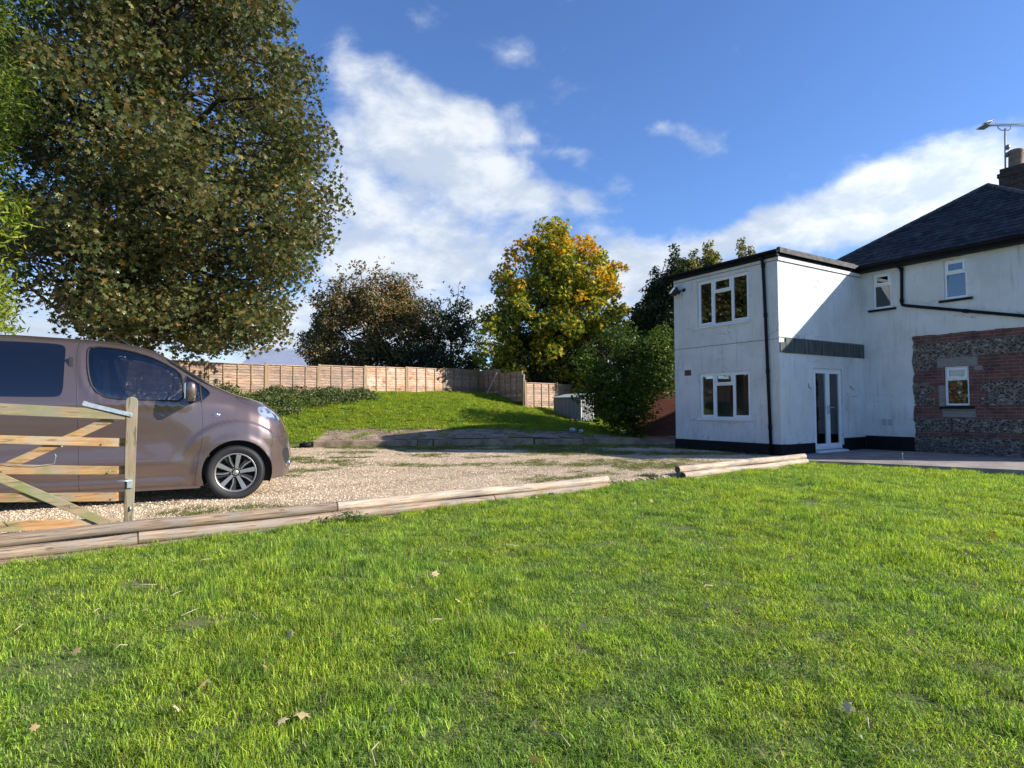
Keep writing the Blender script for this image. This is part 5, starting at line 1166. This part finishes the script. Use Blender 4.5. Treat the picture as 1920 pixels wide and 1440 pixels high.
# golden tree at the left edge
rng = np.random.default_rng(5); cl = []
for k in range(250):
    z_ = rng.uniform(3.2, 13); w_ = .93+.25*math.sin(z_*2.6)+.12*math.sin(z_*5.1); a = rng.uniform(0, 2*math.pi); q = w_*(.35+.65*rng.random()**.5)
    cl.append((-10.92+q*math.cos(a)*1.1, 11.3+q*math.sin(a)*.9, z_, .42*(.7+.6*rng.random())))
tree('golden_tree', 'narrow yellow green feathery tree at the left edge above the van', 'tree', (-11.2, 11.5, .4), (-10.9, 11.3, 12.5), .14, np.array(cl), 480, .13, 'slim', M['gold'], 6, up=.1, flat=1.1, limb_r=.03)

# hedge trees beyond the fence
def blob_tree(name, label, c, r, n, cr, ln, ls, shape, mat, seed, base_z=1.8, tr_=.12, spikes=0, group=None, up=.3, noise=.16, flat=.8, cat='tree', down=None, shell=.2):
    rng = np.random.default_rng(seed); cl = ell_clumps(rng, c, r, n, cr, .35, noise, down)
    if spikes:
        ex = []
        for k in range(spikes):
            a = rng.uniform(-1, 1); x0 = c[0]+a*r[0]*.75; z0 = c[2]+r[2]*math.sqrt(max(.05, 1-(a*.75)**2))*.9
            for j in range(6): ex.append((x0+j*.06*rng.normal(), c[1]+rng.normal()*.3, z0+j*.22, .20*(1-j/8)))
        cl = np.concatenate([cl, np.array(ex)])
    return tree(name, label, cat, (c[0], c[1], base_z), (c[0], c[1], c[2]+.2*r[2]), tr_, cl, ln, ls, shape, mat, seed+1, group, up, flat, shell=shell, limb_r=tr_*.4)
blob_tree('hawthorn_tree', 'bushy brown tinged hawthorn behind the fence right of the sycamore', (-7.1, 29.5, 4.9), (3.3, 2.2, 3.5), 280, .60, 430, .15, 'oval', M['haw'], 31, spikes=5, noise=.12)
blob_tree('hawthorn_tree', 'lower dark thorn tree filling the gap left of the autumn maple', (-3.2, 30.5, 4.3), (1.8, 1.6, 2.9), 120, .50, 430, .15, 'oval', M['dark'], 33, spikes=4)
blob_tree('dark_shrub', 'dark evergreen shrub under the hawthorn at the fence', (-5.0, 28.2, 2.9), (3.4, 1.2, 1.6), 110, .5, 400, .13, 'oval', M['dark'], 35, cat='shrub')
mp = blob_tree('field_maple', 'autumn maple with orange and yellow crown behind the corner of the fence', (1.95, 26.7, 5.1), (3.15, 2.5, 4.25), 360, .51, 400, .15, 'lobed', M['mapl'], 37, tr_=.16, noise=.22, down=3.6)
# its upper outer leaves are the ones that have turned
rng = np.random.default_rng(38); tip = []
for k in range(250):
    v = rng.normal(size=3); v /= np.linalg.norm(v)
    if v[2] < .18 + .5*rng.random()*(v[0] < .2): continue
    q = .96+.10*rng.random(); tip.append((1.95+v[0]*3.15*q, 26.7+v[1]*2.5*q, 5.1+v[2]*4.25*q, .35*(.6+.6*rng.random())))
for j in range(6): tip.append((1.95+.1*j-.2, 26.6, 9.2+.14*j, .22))
for j in range(6): tip.append((4.5+.15*j, 26.4, 7.8+.10*math.sin(j), .21))
tip = np.array(tip); pts = []
for c_ in tip:
    m_ = int(340*c_[3]**2)+3; v = rng.normal(size=(m_, 3)); v /= np.linalg.norm(v, axis=1)[:, None]; pts.append(c_[:3]+v*(rng.random(m_)**.5*c_[3])[:, None])
leaves('autumn_leaves', np.concatenate(pts)-np.array(mp.location), .15, 'lobed', M['mapt'], mp, rng, .3)
M['pale'] = leaf_mat('pale yellow leaf', [(0, (.16, .17, .06)), (.5, (.28, .27, .10)), (1, (.42, .36, .14))], .35, .6)
blob_tree('climber', 'pale yellow climber trailing down the right side of the autumn maple', (4.25, 26.3, 3.9), (.85, .6, 1.8), 34, .36, 200, .13, 'oval', M['pale'], 41, cat='climber', tr_=.05)
blob_tree('dark_shrub', 'dark ivy clad shrub below the autumn maple behind the return fence', (1.6, 25.9, 3.3), (2.0, .8, 2.2), 130, .45, 460, .13, 'oval', M['dark'], 43, cat='shrub')
blob_tree('dark_shrub', 'olive shrub behind the lower fence beside the green bush', (3.0, 27.6, 3.1), (1.9, 1.1, 1.9), 90, .45, 420, .13, 'oval', M['haw'], 45, cat='shrub')
def spire_tree(label, tips, mat, seed, base_z=.5):
    rng = np.random.default_rng(seed); cl = []
    for (x0, y0_, zt_, r_, zb) in tips:
        n_ = int((zt_-zb)/.16)
        for k in range(n_):
            f = k/n_; z_ = zb+(zt_-zb)*f; w_ = r_*1.2*min(1, (1-f)*2.6+.10)*(1+.2*math.sin(k*.9+x0*3))
            for q in range(4 if w_ > .4 else 1):
                a = rng.uniform(0, 6.28); d_ = w_*.7*rng.random()**.5; cl.append((x0+d_*math.cos(a), y0_+d_*math.sin(a), z_, (.17+.22*w_)*(.8+.4*rng.random())))
    cx = sum(t_[0] for t_ in tips)/len(tips); cy_ = sum(t_[1] for t_ in tips)/len(tips)
    return tree('conifer', label, 'tree', (cx, cy_, base_z), (cx, cy_, max(t_[2] for t_ in tips)*.75), .12, np.array(cl), 900, .13, 'oval', mat, seed, None, .3, 1.0, shell=.1, limb_r=.03)
M['olive'] = leaf_mat('olive conifer leaf', [(0, (0.089, 0.090, 0.022)), (.4, (0.160, 0.166, 0.033)), (.8, (0.283, 0.256, 0.055)), (1, (0.460, 0.330, 0.088))], .25, .5)
spire_tree('tall dark tree with several tips rising left of the annex roof', [(5.75, 25.2, 6.2, 1.0, .6), (6.35, 25.0, 7.5, 1.1, .6), (6.95, 24.7, 8.3, 1.1, .6), (5.3, 25.6, 5.2, .8, .6)], M['dark'], 47)
spire_tree('olive crowned tree showing over the middle of the annex roof', [(7.8, 24.9, 8.25, .9, 1), (8.5, 25.0, 8.6, .9, 1), (8.15, 25.3, 7.9, .8, 1)], M['olive'], 49)
spire_tree('small olive treetop showing over the annex roof near its corner', [(9.9, 25.0, 8.75, .55, 1), (10.3, 25.1, 8.4, .5, 1)], M['olive'], 51)
blob_tree('bare_bush', 'faint grey leafless bush far behind between maple and annex', (7.6, 45, 4.6), (2.6, 2, 3.4), 50, .6, 60, .12, 'slim', simple('grey twig', (.20, .17, .15), .9), 53, cat='bush')
# glossy green bush by the garden wall, down to the ground
rng = np.random.default_rng(61)
cl = np.concatenate([ell_clumps(rng, (4.2, 20.0, 2.35), (1.7, 1.25, 1.85), 150, .40, .3, .16, keep=lambda p: p[2] > 1.9 or p[0] < 3.75+.45*p[2]), ell_clumps(rng, (3.9, 19.6, 1.15), (.85, .7, .75), 40, .34, .2, .1), ell_clumps(rng, (3.1, 20.4, 2.0), (.8, .7, .9), 26, .38, .2, .1), ell_clumps(rng, (4.9, 19.6, 3.3), (.7, .7, .7), 20, .36, .2, .1)])
tree('laurel_bush', 'tall glossy green bush growing in front of the brick garden wall', 'bush', (4.1, 19.9, .5), (4.2, 20.0, 3.0), .06, cl, 480, .115, 'oval', M['laurel'], 62, up=.3, shell=.3, limb_r=.03)
# brambles along the fence foot
rng = np.random.default_rng(71); pts = []
for k in range(150):
    s_ = rng.random(); bx_ = P5 + d1*(s_*7.2-3.6); off_ = rng.random()*1.9*(1-.5*s_); x_ = bx_.x+.673*off_; y_ = bx_.y-.741*off_
    h_ = .42*(1-.35*off_/1.9)*(1-.5*s_); m_ = 170; v = rng.normal(size=(m_, 3)); v /= np.linalg.norm(v, axis=1)[:, None]; p = v*(rng.random(m_)**.5)[:, None]*np.array([.38, .38, h_*.7]); p += (x_, y_, float(H(x_, y_))+h_*.55); pts.append(p)
o = leaves('brambles', np.concatenate(pts), .075, 'oval', M['bram'], None, rng, .3); tag(o, 'tangled brambles along the foot of the fence behind the van', 'brambles', kind='stuff')
# field hedge behind the viewer (mirrored in the van glass)
rng = np.random.default_rng(73); pts = []
for k in range(170):
    x_ = -60+k*.75; h_ = 2.6+.5*math.sin(k*.7)+.4*rng.random(); m_ = 260; p = rng.uniform(-1, 1, size=(m_, 3))*np.array([.7, .8, h_/2]); p += (x_, -42+2*math.sin(k*.1), h_/2-.1); pts.append(p)
o = leaves('far_hedge', np.concatenate(pts), .35, 'oval', M['dark'], None, rng, .3); tag(o, 'field hedge far behind the viewpoint', 'hedge', kind='stuff')
pts = []
for k in range(110):
    y_ = -42+k*.55; h_ = 4.2+.8*math.sin(k*.5)+.5*rng.random(); m_ = 300; p = rng.uniform(-1, 1, size=(m_, 3))*np.array([1.0, .6, h_/2]); p += (-34+1.5*math.sin(k*.13), y_, h_/2-.1); pts.append(p)
o2 = leaves('side_hedge', np.concatenate(pts), .35, 'oval', M['haw'], None, rng, .3); tag(o2, 'overgrown boundary hedge far to the left of the drive', 'hedge', kind='stuff')
mb = MB(); mb.prism([(-.5, 0), (.5, 0), (.4, 2.0), (-.4, 2.0)], 'x', -60, 66)
for i in range(len(mb.v)): mb.v[i] = (mb.v[i][0], mb.v[i][1]-42, mb.v[i][2]-.3)
mb.build('hedge_core', M['dark'], o)

# ------------------------------------------------------------------ grass
def grass_mat(name, stops, patchcols, trans=.48):
    mt, gg, b = base_mat(name); geo = gg.new('ShaderNodeNewGeometry'); r_ = geo.outputs['Random Per Island']; P = geo.outputs['Position']; oi = gg.new('ShaderNodeObjectInfo').outputs['Random']
    c = gg.ramp(r_, stops); f = gg.noise(P, .9, 4, .6); f2 = gg.noise(P, 4.5, 3, .6)
    c = gg.mix(gg.range(f, .40, .62, 0, .65), c, gg.vmath('MULTIPLY', c, patchcols[0])); c = gg.mix(gg.range(f2, .45, .64, 0, .75), c, gg.vmath('MULTIPLY', c, patchcols[1]))
    k = gg.math('ADD', .8, gg.math('MULTIPLY', oi, .4)); c = gg.vmath('MULTIPLY', c, gg.comb(k, k, k))
    gg.put(b.inputs['Base Color'], c); b.inputs['Roughness'].default_value = .5; b.inputs['Specular IOR Level'].default_value = .3
    tl = gg.new('ShaderNodeBsdfTranslucent'); gg.put(tl.inputs[0], gg.vmath('MULTIPLY', c, (1.2, 1.2, .6))); mx = gg.new('ShaderNodeMixShader'); mx.inputs[0].default_value = trans
    gg.l.new(b.outputs[0], mx.inputs[1]); gg.l.new(tl.outputs[0], mx.inputs[2]); gg.l.new(mx.outputs[0], gg.n['Material Output'].inputs[0]); return mt
GS = [(0, (.070, .125, .024)), (.35, (.23, .37, .044)), (.7, (.38, .56, .062)), (.91, (.54, .68, .09)), (.94, (.44, .39, .17)), (1, (.55, .47, .28))]
M['grass'] = grass_mat('lawn grass', GS, ((1.3, 1.12, .8), (.48, .60, .9)))
M['bankg'] = grass_mat('bank grass', [(0, (.14, .22, .02)), (.5, (.27, .38, .03)), (.9, (.42, .52, .05)), (1, (.5, .42, .24))], ((1.3, 1.1, .9), (.7, .8, .9)))
M['moss'] = grass_mat('drive grass', [(0, (.07, .10, .02)), (.5, (.13, .17, .03)), (.9, (.20, .23, .05)), (1, (.30, .25, .13))], ((1.2, 1.05, .9), (.7, .8, .9)))
def tuft(name, rng, nb, R, hmin, hmax, wd, lean, mat):
    t = rng.random(nb)*2*math.pi; q = R*np.sqrt(rng.random(nb)); x0 = q*np.cos(t); y0 = q*np.sin(t); h_ = rng.uniform(hmin, hmax, nb); a = rng.random(nb)*2*math.pi; ln = rng.uniform(.15, lean, nb)*h_
    dx, dy = np.cos(a)*ln, np.sin(a)*ln; wx, wy = -np.sin(a)*wd, np.cos(a)*wd; w_ = rng.uniform(.6, 1.3, nb)
    V = np.zeros((nb, 5, 3)); V[:, 0] = np.stack([x0-wx*w_, y0-wy*w_, x0*0-.005], 1); V[:, 1] = np.stack([x0+wx*w_, y0+wy*w_, x0*0-.005], 1)
    V[:, 2] = np.stack([x0+dx*.35+wx*w_*.8, y0+dy*.35+wy*w_*.8, h_*.6], 1); V[:, 3] = np.stack([x0+dx*.35-wx*w_*.8, y0+dy*.35-wy*w_*.8, h_*.6], 1); V[:, 4] = np.stack([x0+dx, y0+dy, h_*(1-.25*(ln/h_)**2)], 1)
    me = bpy.data.meshes.new(name); b5 = np.arange(nb)[:, None]*5; fs = [tuple(r_) for r_ in (b5+[0, 1, 2, 3]).tolist()] + [tuple(r_) for r_ in (b5+[3, 2, 4]).tolist()]
    me.from_pydata(V.reshape(-1, 3).tolist(), [], fs); me.materials.append(mat); return me
def scatter(name, pts, rots, scales, meshes, label, cat, mat=None, tilt=None):
    """one stuff object: points that carry instances through geometry nodes"""
    src = bpy.data.collections.new(name+'_kinds')
    for i, me in enumerate(meshes): src.objects.link(bpy.data.objects.new(f'{name}_kind', me))
    me = bpy.data.meshes.new(name); me.from_pydata(pts.tolist(), [], [])
    a = me.attributes.new('rot', 'FLOAT_VECTOR', 'POINT'); a.data.foreach_set('vector', rots.astype(np.float32).ravel()); a = me.attributes.new('scl', 'FLOAT_VECTOR', 'POINT'); a.data.foreach_set('vector', scales.astype(np.float32).ravel())
    o = link(name, me); tag(o, label, cat, kind='stuff')
    ng = bpy.data.node_groups.new(name, 'GeometryNodeTree'); ng.interface.new_socket('Geometry', in_out='INPUT', socket_type='NodeSocketGeometry'); ng.interface.new_socket('Geometry', in_out='OUTPUT', socket_type='NodeSocketGeometry')
    N = ng.nodes; gi = N.new('NodeGroupInput'); go = N.new('NodeGroupOutput'); ip = N.new('GeometryNodeInstanceOnPoints'); ci = N.new('GeometryNodeCollectionInfo'); ci.inputs[0].default_value = src; ci.inputs[1].default_value = True; ci.inputs[2].default_value = True
    ip.inputs['Pick Instance'].default_value = True
    ar = N.new('GeometryNodeInputNamedAttribute'); ar.data_type = 'FLOAT_VECTOR'; ar.inputs[0].default_value = 'rot'; asn = N.new('GeometryNodeInputNamedAttribute'); asn.data_type = 'FLOAT_VECTOR'; asn.inputs[0].default_value = 'scl'
    er = N.new('FunctionNodeEulerToRotation'); L = ng.links; L.new(gi.outputs[0], ip.inputs['Points']); L.new(ci.outputs[0], ip.inputs['Instance']); L.new(ar.outputs[0], er.inputs[0]); L.new(er.outputs[0], ip.inputs['Rotation']); L.new(asn.outputs[0], ip.inputs['Scale']); L.new(ip.outputs[0], go.inputs[0])
    md = o.modifiers.new('scatter', 'NODES'); md.node_group = ng; return o
rng = np.random.default_rng(100)
tufts = [tuft('tuft', rng, 105, .12, .016, .044, .0018, 1.15, M['grass']) for _ in range(6)] + [tuft('tuft', rng, 80, .10, .025, .066, .0020, 1.3, M['grass']) for _ in range(3)]
def sample(n, x0, x1, y0, y1): return rng.uniform(x0, x1, n), rng.uniform(y0, y1, n)
PX = []; PY = []; SCL = []
for (ya, yb_, dn, sc_) in ((1.2, 3.6, 210, .95), (3.6, 6, 150, 1.0), (6, 9, 105, 1.08), (9, 13, 80, 1.15)):
    x0, x1 = -1.15*yb_-1, 1.15*yb_+1; n = int(dn*(x1-x0)*(yb_-ya)); x_, y_ = sample(n, x0, x1, ya, yb_); k = (dhard(x_, y_) < -.02) & (np.abs(x_) < 1.12*y_+1.2); x_, y_ = x_[k], y_[k]
    PX.append(x_); PY.append(y_); SCL.append(np.full(len(x_), sc_))
x_ = np.concatenate(PX); y_ = np.concatenate(PY); sc_ = np.concatenate(SCL)
pat = vnoise(x_, y_, .9, 21)*.6 + vnoise(x_, y_, .28, 22)*.4
bare = vnoise(x_, y_, .55, 23)*.6+vnoise(x_, y_, .2, 24)*.4 + .13*(x_ < -1.3)*(y_ < 4.6) + .08*(x_ > 2.2)*(y_ < 3.8); kp = ~((bare > .78) & (rng.random(len(x_)) < .62)); x_, y_, sc_, pat = x_[kp], y_[kp], sc_[kp], pat[kp]
hs = sc_*(.46+2.1*pat**2.2)*rng.uniform(.8, 1.2, len(x_))
pts = np.stack([x_, y_, H(x_, y_)], 1); rots = np.stack([rng.normal(0, .10, len(x_)), rng.normal(0, .10, len(x_)), rng.random(len(x_))*6.28], 1); scales = np.stack([sc_*1.05, sc_*1.05, hs], 1)
scatter('lawn_grass', pts, rots, scales, tufts, 'bright green mown lawn grass filling the foreground', 'grass')
# taller tufts and weeds along the poles and on the drive
x_, y_ = [], []
for k in range(420):
    t_ = rng.uniform(0, LT+1.5); o_ = rng.normal(-.16, .05); p = lpt(t_, o_); x_.append(p[0]); y_.append(p[1])
x_ = np.array(x_); y_ = np.array(y_); kk = (dhard(x_, y_) < 0); x_, y_ = x_[kk], y_[kk]; n = len(x_)
scatter('edge_grass', np.stack([x_, y_, H(x_, y_)], 1), np.stack([rng.normal(0, .2, n), rng.normal(0, .2, n), rng.random(n)*6.28], 1), np.stack([np.full(n, .8), np.full(n, .8), rng.uniform(.7, 1.7, n)], 1), tufts, 'longer grass creeping over the lowest poles', 'grass')
mtufts = [tuft('tuft', rng, 70, .12, .012, .040, .0022, 1.3, M['moss']) for _ in range(4)]
x_, y_ = sample(22000, -9, 5.8, 6, 17.6); pt_ = vnoise(x_*.6, y_*1.3, 1.1, 31)*.65+vnoise(x_, y_, .35, 32)*.35; ed = sstep(15.2, 17.0, y_)*.22
kk = (on_gravel(x_, y_)) & (pt_+ed > .53+.12*rng.random(len(x_))) & ~((np.abs((x_+4.8)*.914+(y_-8.1)*.407) < 3.0) & (np.abs(-(x_+4.8)*.407+(y_-8.1)*.914) < 1.1)); x_, y_ = x_[kk], y_[kk]; n = len(x_)
scatter('drive_weeds', np.stack([x_, y_, H(x_, y_)+.004], 1), np.stack([rng.normal(0, .2, n), rng.normal(0, .2, n), rng.random(n)*6.28], 1), np.stack([rng.uniform(.7, 1.2, n)]*2+[rng.uniform(.3, .8, n)], 1), mtufts, 'thin grass and moss growing through the gravel drive', 'grass')
# gravel pebbles
def pebble(rng, mat):
    mb = MB(); rg = random.Random(int(rng.integers(1e6))); 
    vs = []
    for i, (zz, rr_) in enumerate(((-.4, .6), (.15, 1.0), (.55, .55))):
        for j in range(6): q = j*math.pi/3+i*.4; w_ = rr_*rg.uniform(.75, 1.15); vs.append((w_*math.cos(q), w_*.8*math.sin(q), zz))
    mb.add(vs, [(i*6+j, i*6+(j+1) % 6, (i+1)*6+(j+1) % 6, (i+1)*6+j) for i in range(2) for j in range(6)] + [(12, 13, 14, 15, 16, 17)]); me = bpy.data.meshes.new('pebble'); me.from_pydata(mb.v, [], mb.f); me.materials.append(mat); return me
mt, gg, b = base_mat('pebble'); M['pebble'] = mt; oi = gg.new('ShaderNodeObjectInfo').outputs['Random']
gg.put(b.inputs['Base Color'], gg.ramp(oi, [(0, (.30, .19, .11)), (.25, (.56, .41, .25)), (.55, (.76, .59, .39)), (.85, (.88, .77, .60)), (1, (.58, .36, .22))])); b.inputs['Roughness'].default_value = .85
pbs = [pebble(rng, M['pebble']) for _ in range(5)]
x_, y_ = sample(190000, -8, 6.2, 5.2, 17.0); kk = on_gravel(x_, y_) & (rng.random(len(x_)) < np.clip(1.35-y_/13, .18, 1)) & (x_ > -.95*y_-1); x_, y_ = x_[kk], y_[kk]; n = len(x_); ss = rng.uniform(.004, .0095, n)*(1+.03*y_)
scatter('loose_gravel', np.stack([x_, y_, H(x_, y_)+.008], 1), np.stack([rng.normal(0, .5, n), rng.normal(0, .5, n), rng.random(n)*6.28], 1), np.stack([ss, ss, ss*.75], 1), pbs, 'loose pale shingle of the drive', 'gravel')
# bank grass
bt_ = [tuft('tuft', rng, 80, .22, .03, .085, .006, 1.4, M['bankg']) for _ in range(4)]
x_, y_ = sample(16000, -10, 9, 17.2, 27.5); yk = y_-kerb_y(x_); slab = (x_ > -5.9) & (x_ < 3.9) & (yk < 1.55+.045*(x_+5.9)*.3+.25*(vnoise(x_, y_, .7, 8)-.5)); yard = (x_ > 3.6) & (y_ < 21.7)
fl_ = ((x_-P5.x)*.673-(y_-P5.y)*.741) > .05; kk = ~slab & ~yard & (yk > .3) & fl_; x_, y_ = x_[kk], y_[kk]; n = len(x_)
scatter('bank_grass', np.stack([x_, y_, H(x_, y_)], 1), np.stack([rng.normal(0, .1, n), rng.normal(0, .1, n), rng.random(n)*6.28], 1), np.stack([np.ones(n)]*2+[rng.uniform(.5, 1.2, n)], 1), bt_, 'rough green grass on the bank below the fence', 'grass')
x_, y_ = sample(260, -7.5, 3.9, 16.6, 18.9); n = len(x_); kk = (vnoise(x_, y_, .5, 40) > .62) & ((kerb_y(x_)-y_ > .02) | (y_-kerb_y(x_) > .3)); x_, y_ = x_[kk], y_[kk]; n = len(x_)
scatter('slab_weeds', np.stack([x_, y_, H(x_, y_)], 1), np.stack([np.zeros(n), np.zeros(n), rng.random(n)*6.28], 1), np.stack([np.full(n, .8)]*2+[rng.uniform(.6, 1.4, n)], 1), bt_, 'weeds in the cracks of the old slab', 'weeds')
# weed clump at the pole joint, leafy plant by the gap, patio stalk
def weed(name, x, y, r_, h_, label, seed, n=260, size=.05, shape='slim'):
    rr_ = np.random.default_rng(seed); v = rr_.normal(size=(n, 3)); v /= np.linalg.norm(v, axis=1)[:, None]; p = v*(rr_.random(n)**.5)[:, None]*np.array([r_*1.6, r_*.7, h_]); p[:, 2] = np.abs(p[:, 2])
    o = leaves(name, p, size, shape, M['weed'], None, rr_, .2); o.location = (x, y, float(H(x, y))); tag(o, label, 'weed'); return o
M['weed'] = leaf_mat('weed leaf', [(0, (.03, .06, .015)), (.6, (.06, .12, .02)), (1, (.10, .18, .03))], .25, .5)
weed('weed_clump', -1.84, 6.56, .22, .13, 'dark leafy weed clump against the poles at their joint', 3, 420, .055)
weed('weed_clump', -2.1, 6.42, .12, .09, 'small weed left of the larger clump at the pole joint', 4, 160, .05)
weed('weed_clump', .45, 8.25, .10, .08, 'small leafy weed on the lowest middle pole', 5, 120, .05, 'oval')
weed('weed_clump', 2.25, 9.75, .16, .06, 'flat weed patch in the gap between the pole stacks', 6, 220, .05)
mb = MB(); mb.tube([(0, 0, 0), (.01, 0, .10), (.0, 0, .22)], [.004, .003, .003], 5); mb.tube([(0, 0, .215), (0, 0, .235), (0, 0, .25)], [.004, .014, .006], 8); mb.tube([(.06, 0, 0), (.05, 0, .10)], [.006, .004], 5); o = mb.build('dandelion_stalk', simple('dry stalk', (.5, .45, .35), .9)); o.location = (7.78, 11.75, .29); tag(o, 'thin dry dandelion stalk at the patio edge', 'weed')
# fallen leaves and twigs on the lawn
rr_ = np.random.default_rng(8); n = 75; x_ = rr_.uniform(-3.6, 4.6, n); y_ = 2.2+6*rr_.random(n)**1.6; kk = (dhard(x_, y_) < -.2) & (np.abs(x_) < y_); x_, y_ = x_[kk], y_[kk]
M['dead'] = leaf_mat('fallen leaf', [(0, (.30, .18, .08)), (.5, (.50, .36, .16)), (.8, (.62, .50, .30)), (1, (.70, .62, .48))], .2, .7)
o = leaves('fallen_leaves', np.stack([x_, y_, H(x_, y_)+.045], 1), .060, 'lobed', M['dead'], None, rr_, .8, .4); tag(o, 'dry fallen leaves scattered over the lawn', 'leaves', kind='stuff')
mb = MB(); rg = random.Random(12)
for k in range(26):
    x0 = rg.uniform(-3, 3.4); y0_ = rg.uniform(2.3, 5.5)
    if abs(x0) > y0_*.95: continue
    a = rg.uniform(0, 6.28); L = rg.uniform(.05, .16); z_ = float(H(x0, y0_))+.045; mb.tube([(x0, y0_, z_), (x0+math.cos(a)*L*.5, y0_+math.sin(a)*L*.5, z_+.012), (x0+math.cos(a+.3)*L, y0_+math.sin(a+.3)*L, z_)], [.0028, .0025, .0015], 5)
tag(mb.build('twigs', simple('dry twig', (.42, .34, .24), .9)), 'small dry twigs lying in the lawn', 'twigs', kind='stuff')

# rubble and dead leaves on the old slab
x_, y_ = sample(2600, -5.8, 4.0, 17.2, 19.4); kk = (y_-kerb_y(x_) > .28) & (y_-kerb_y(x_) < 1.7) & (vnoise(x_, y_, .45, 50) > .50); x_, y_ = x_[kk], y_[kk]; n = len(x_); ss = rng.uniform(.012, .05, n)*rng.random(n)**.7
M['rub'] = simple('rubble', (.24, .18, .13), .95, var=.6, vscale=3); rb = [pebble(rng, M['rub']) for _ in range(4)]
scatter('rubble', np.stack([x_, y_, H(x_, y_)+.02], 1), np.stack([rng.normal(0, .6, n), rng.normal(0, .6, n), rng.random(n)*6.28], 1), np.stack([ss, ss, ss*.7], 1), rb, 'broken concrete crumbs and dirt on the old slab', 'rubble')

# clover and broad small weeds between the blades
n = 5200; cx_ = rng.uniform(-4.5, 5, 150); cy_ = rng.uniform(2.2, 7.5, 150); kc = rng.integers(0, 150, n); x_ = cx_[kc]+rng.normal(0, .09, n); y_ = cy_[kc]+rng.normal(0, .09, n); kk = (dhard(x_, y_) < -.15); x_, y_ = x_[kk], y_[kk]
M['clover'] = leaf_mat('clover leaf', [(0, (.05, .11, .02)), (.6, (.09, .18, .03)), (1, (.16, .26, .06))], .3, .5)
o = leaves('clover', np.stack([x_, y_, H(x_, y_)+rng.uniform(.015, .045, len(x_))], 1), .022, 'oval', M['clover'], None, rng, .7); tag(o, 'small patches of dark clover among the lawn grass', 'clover', kind='stuff')
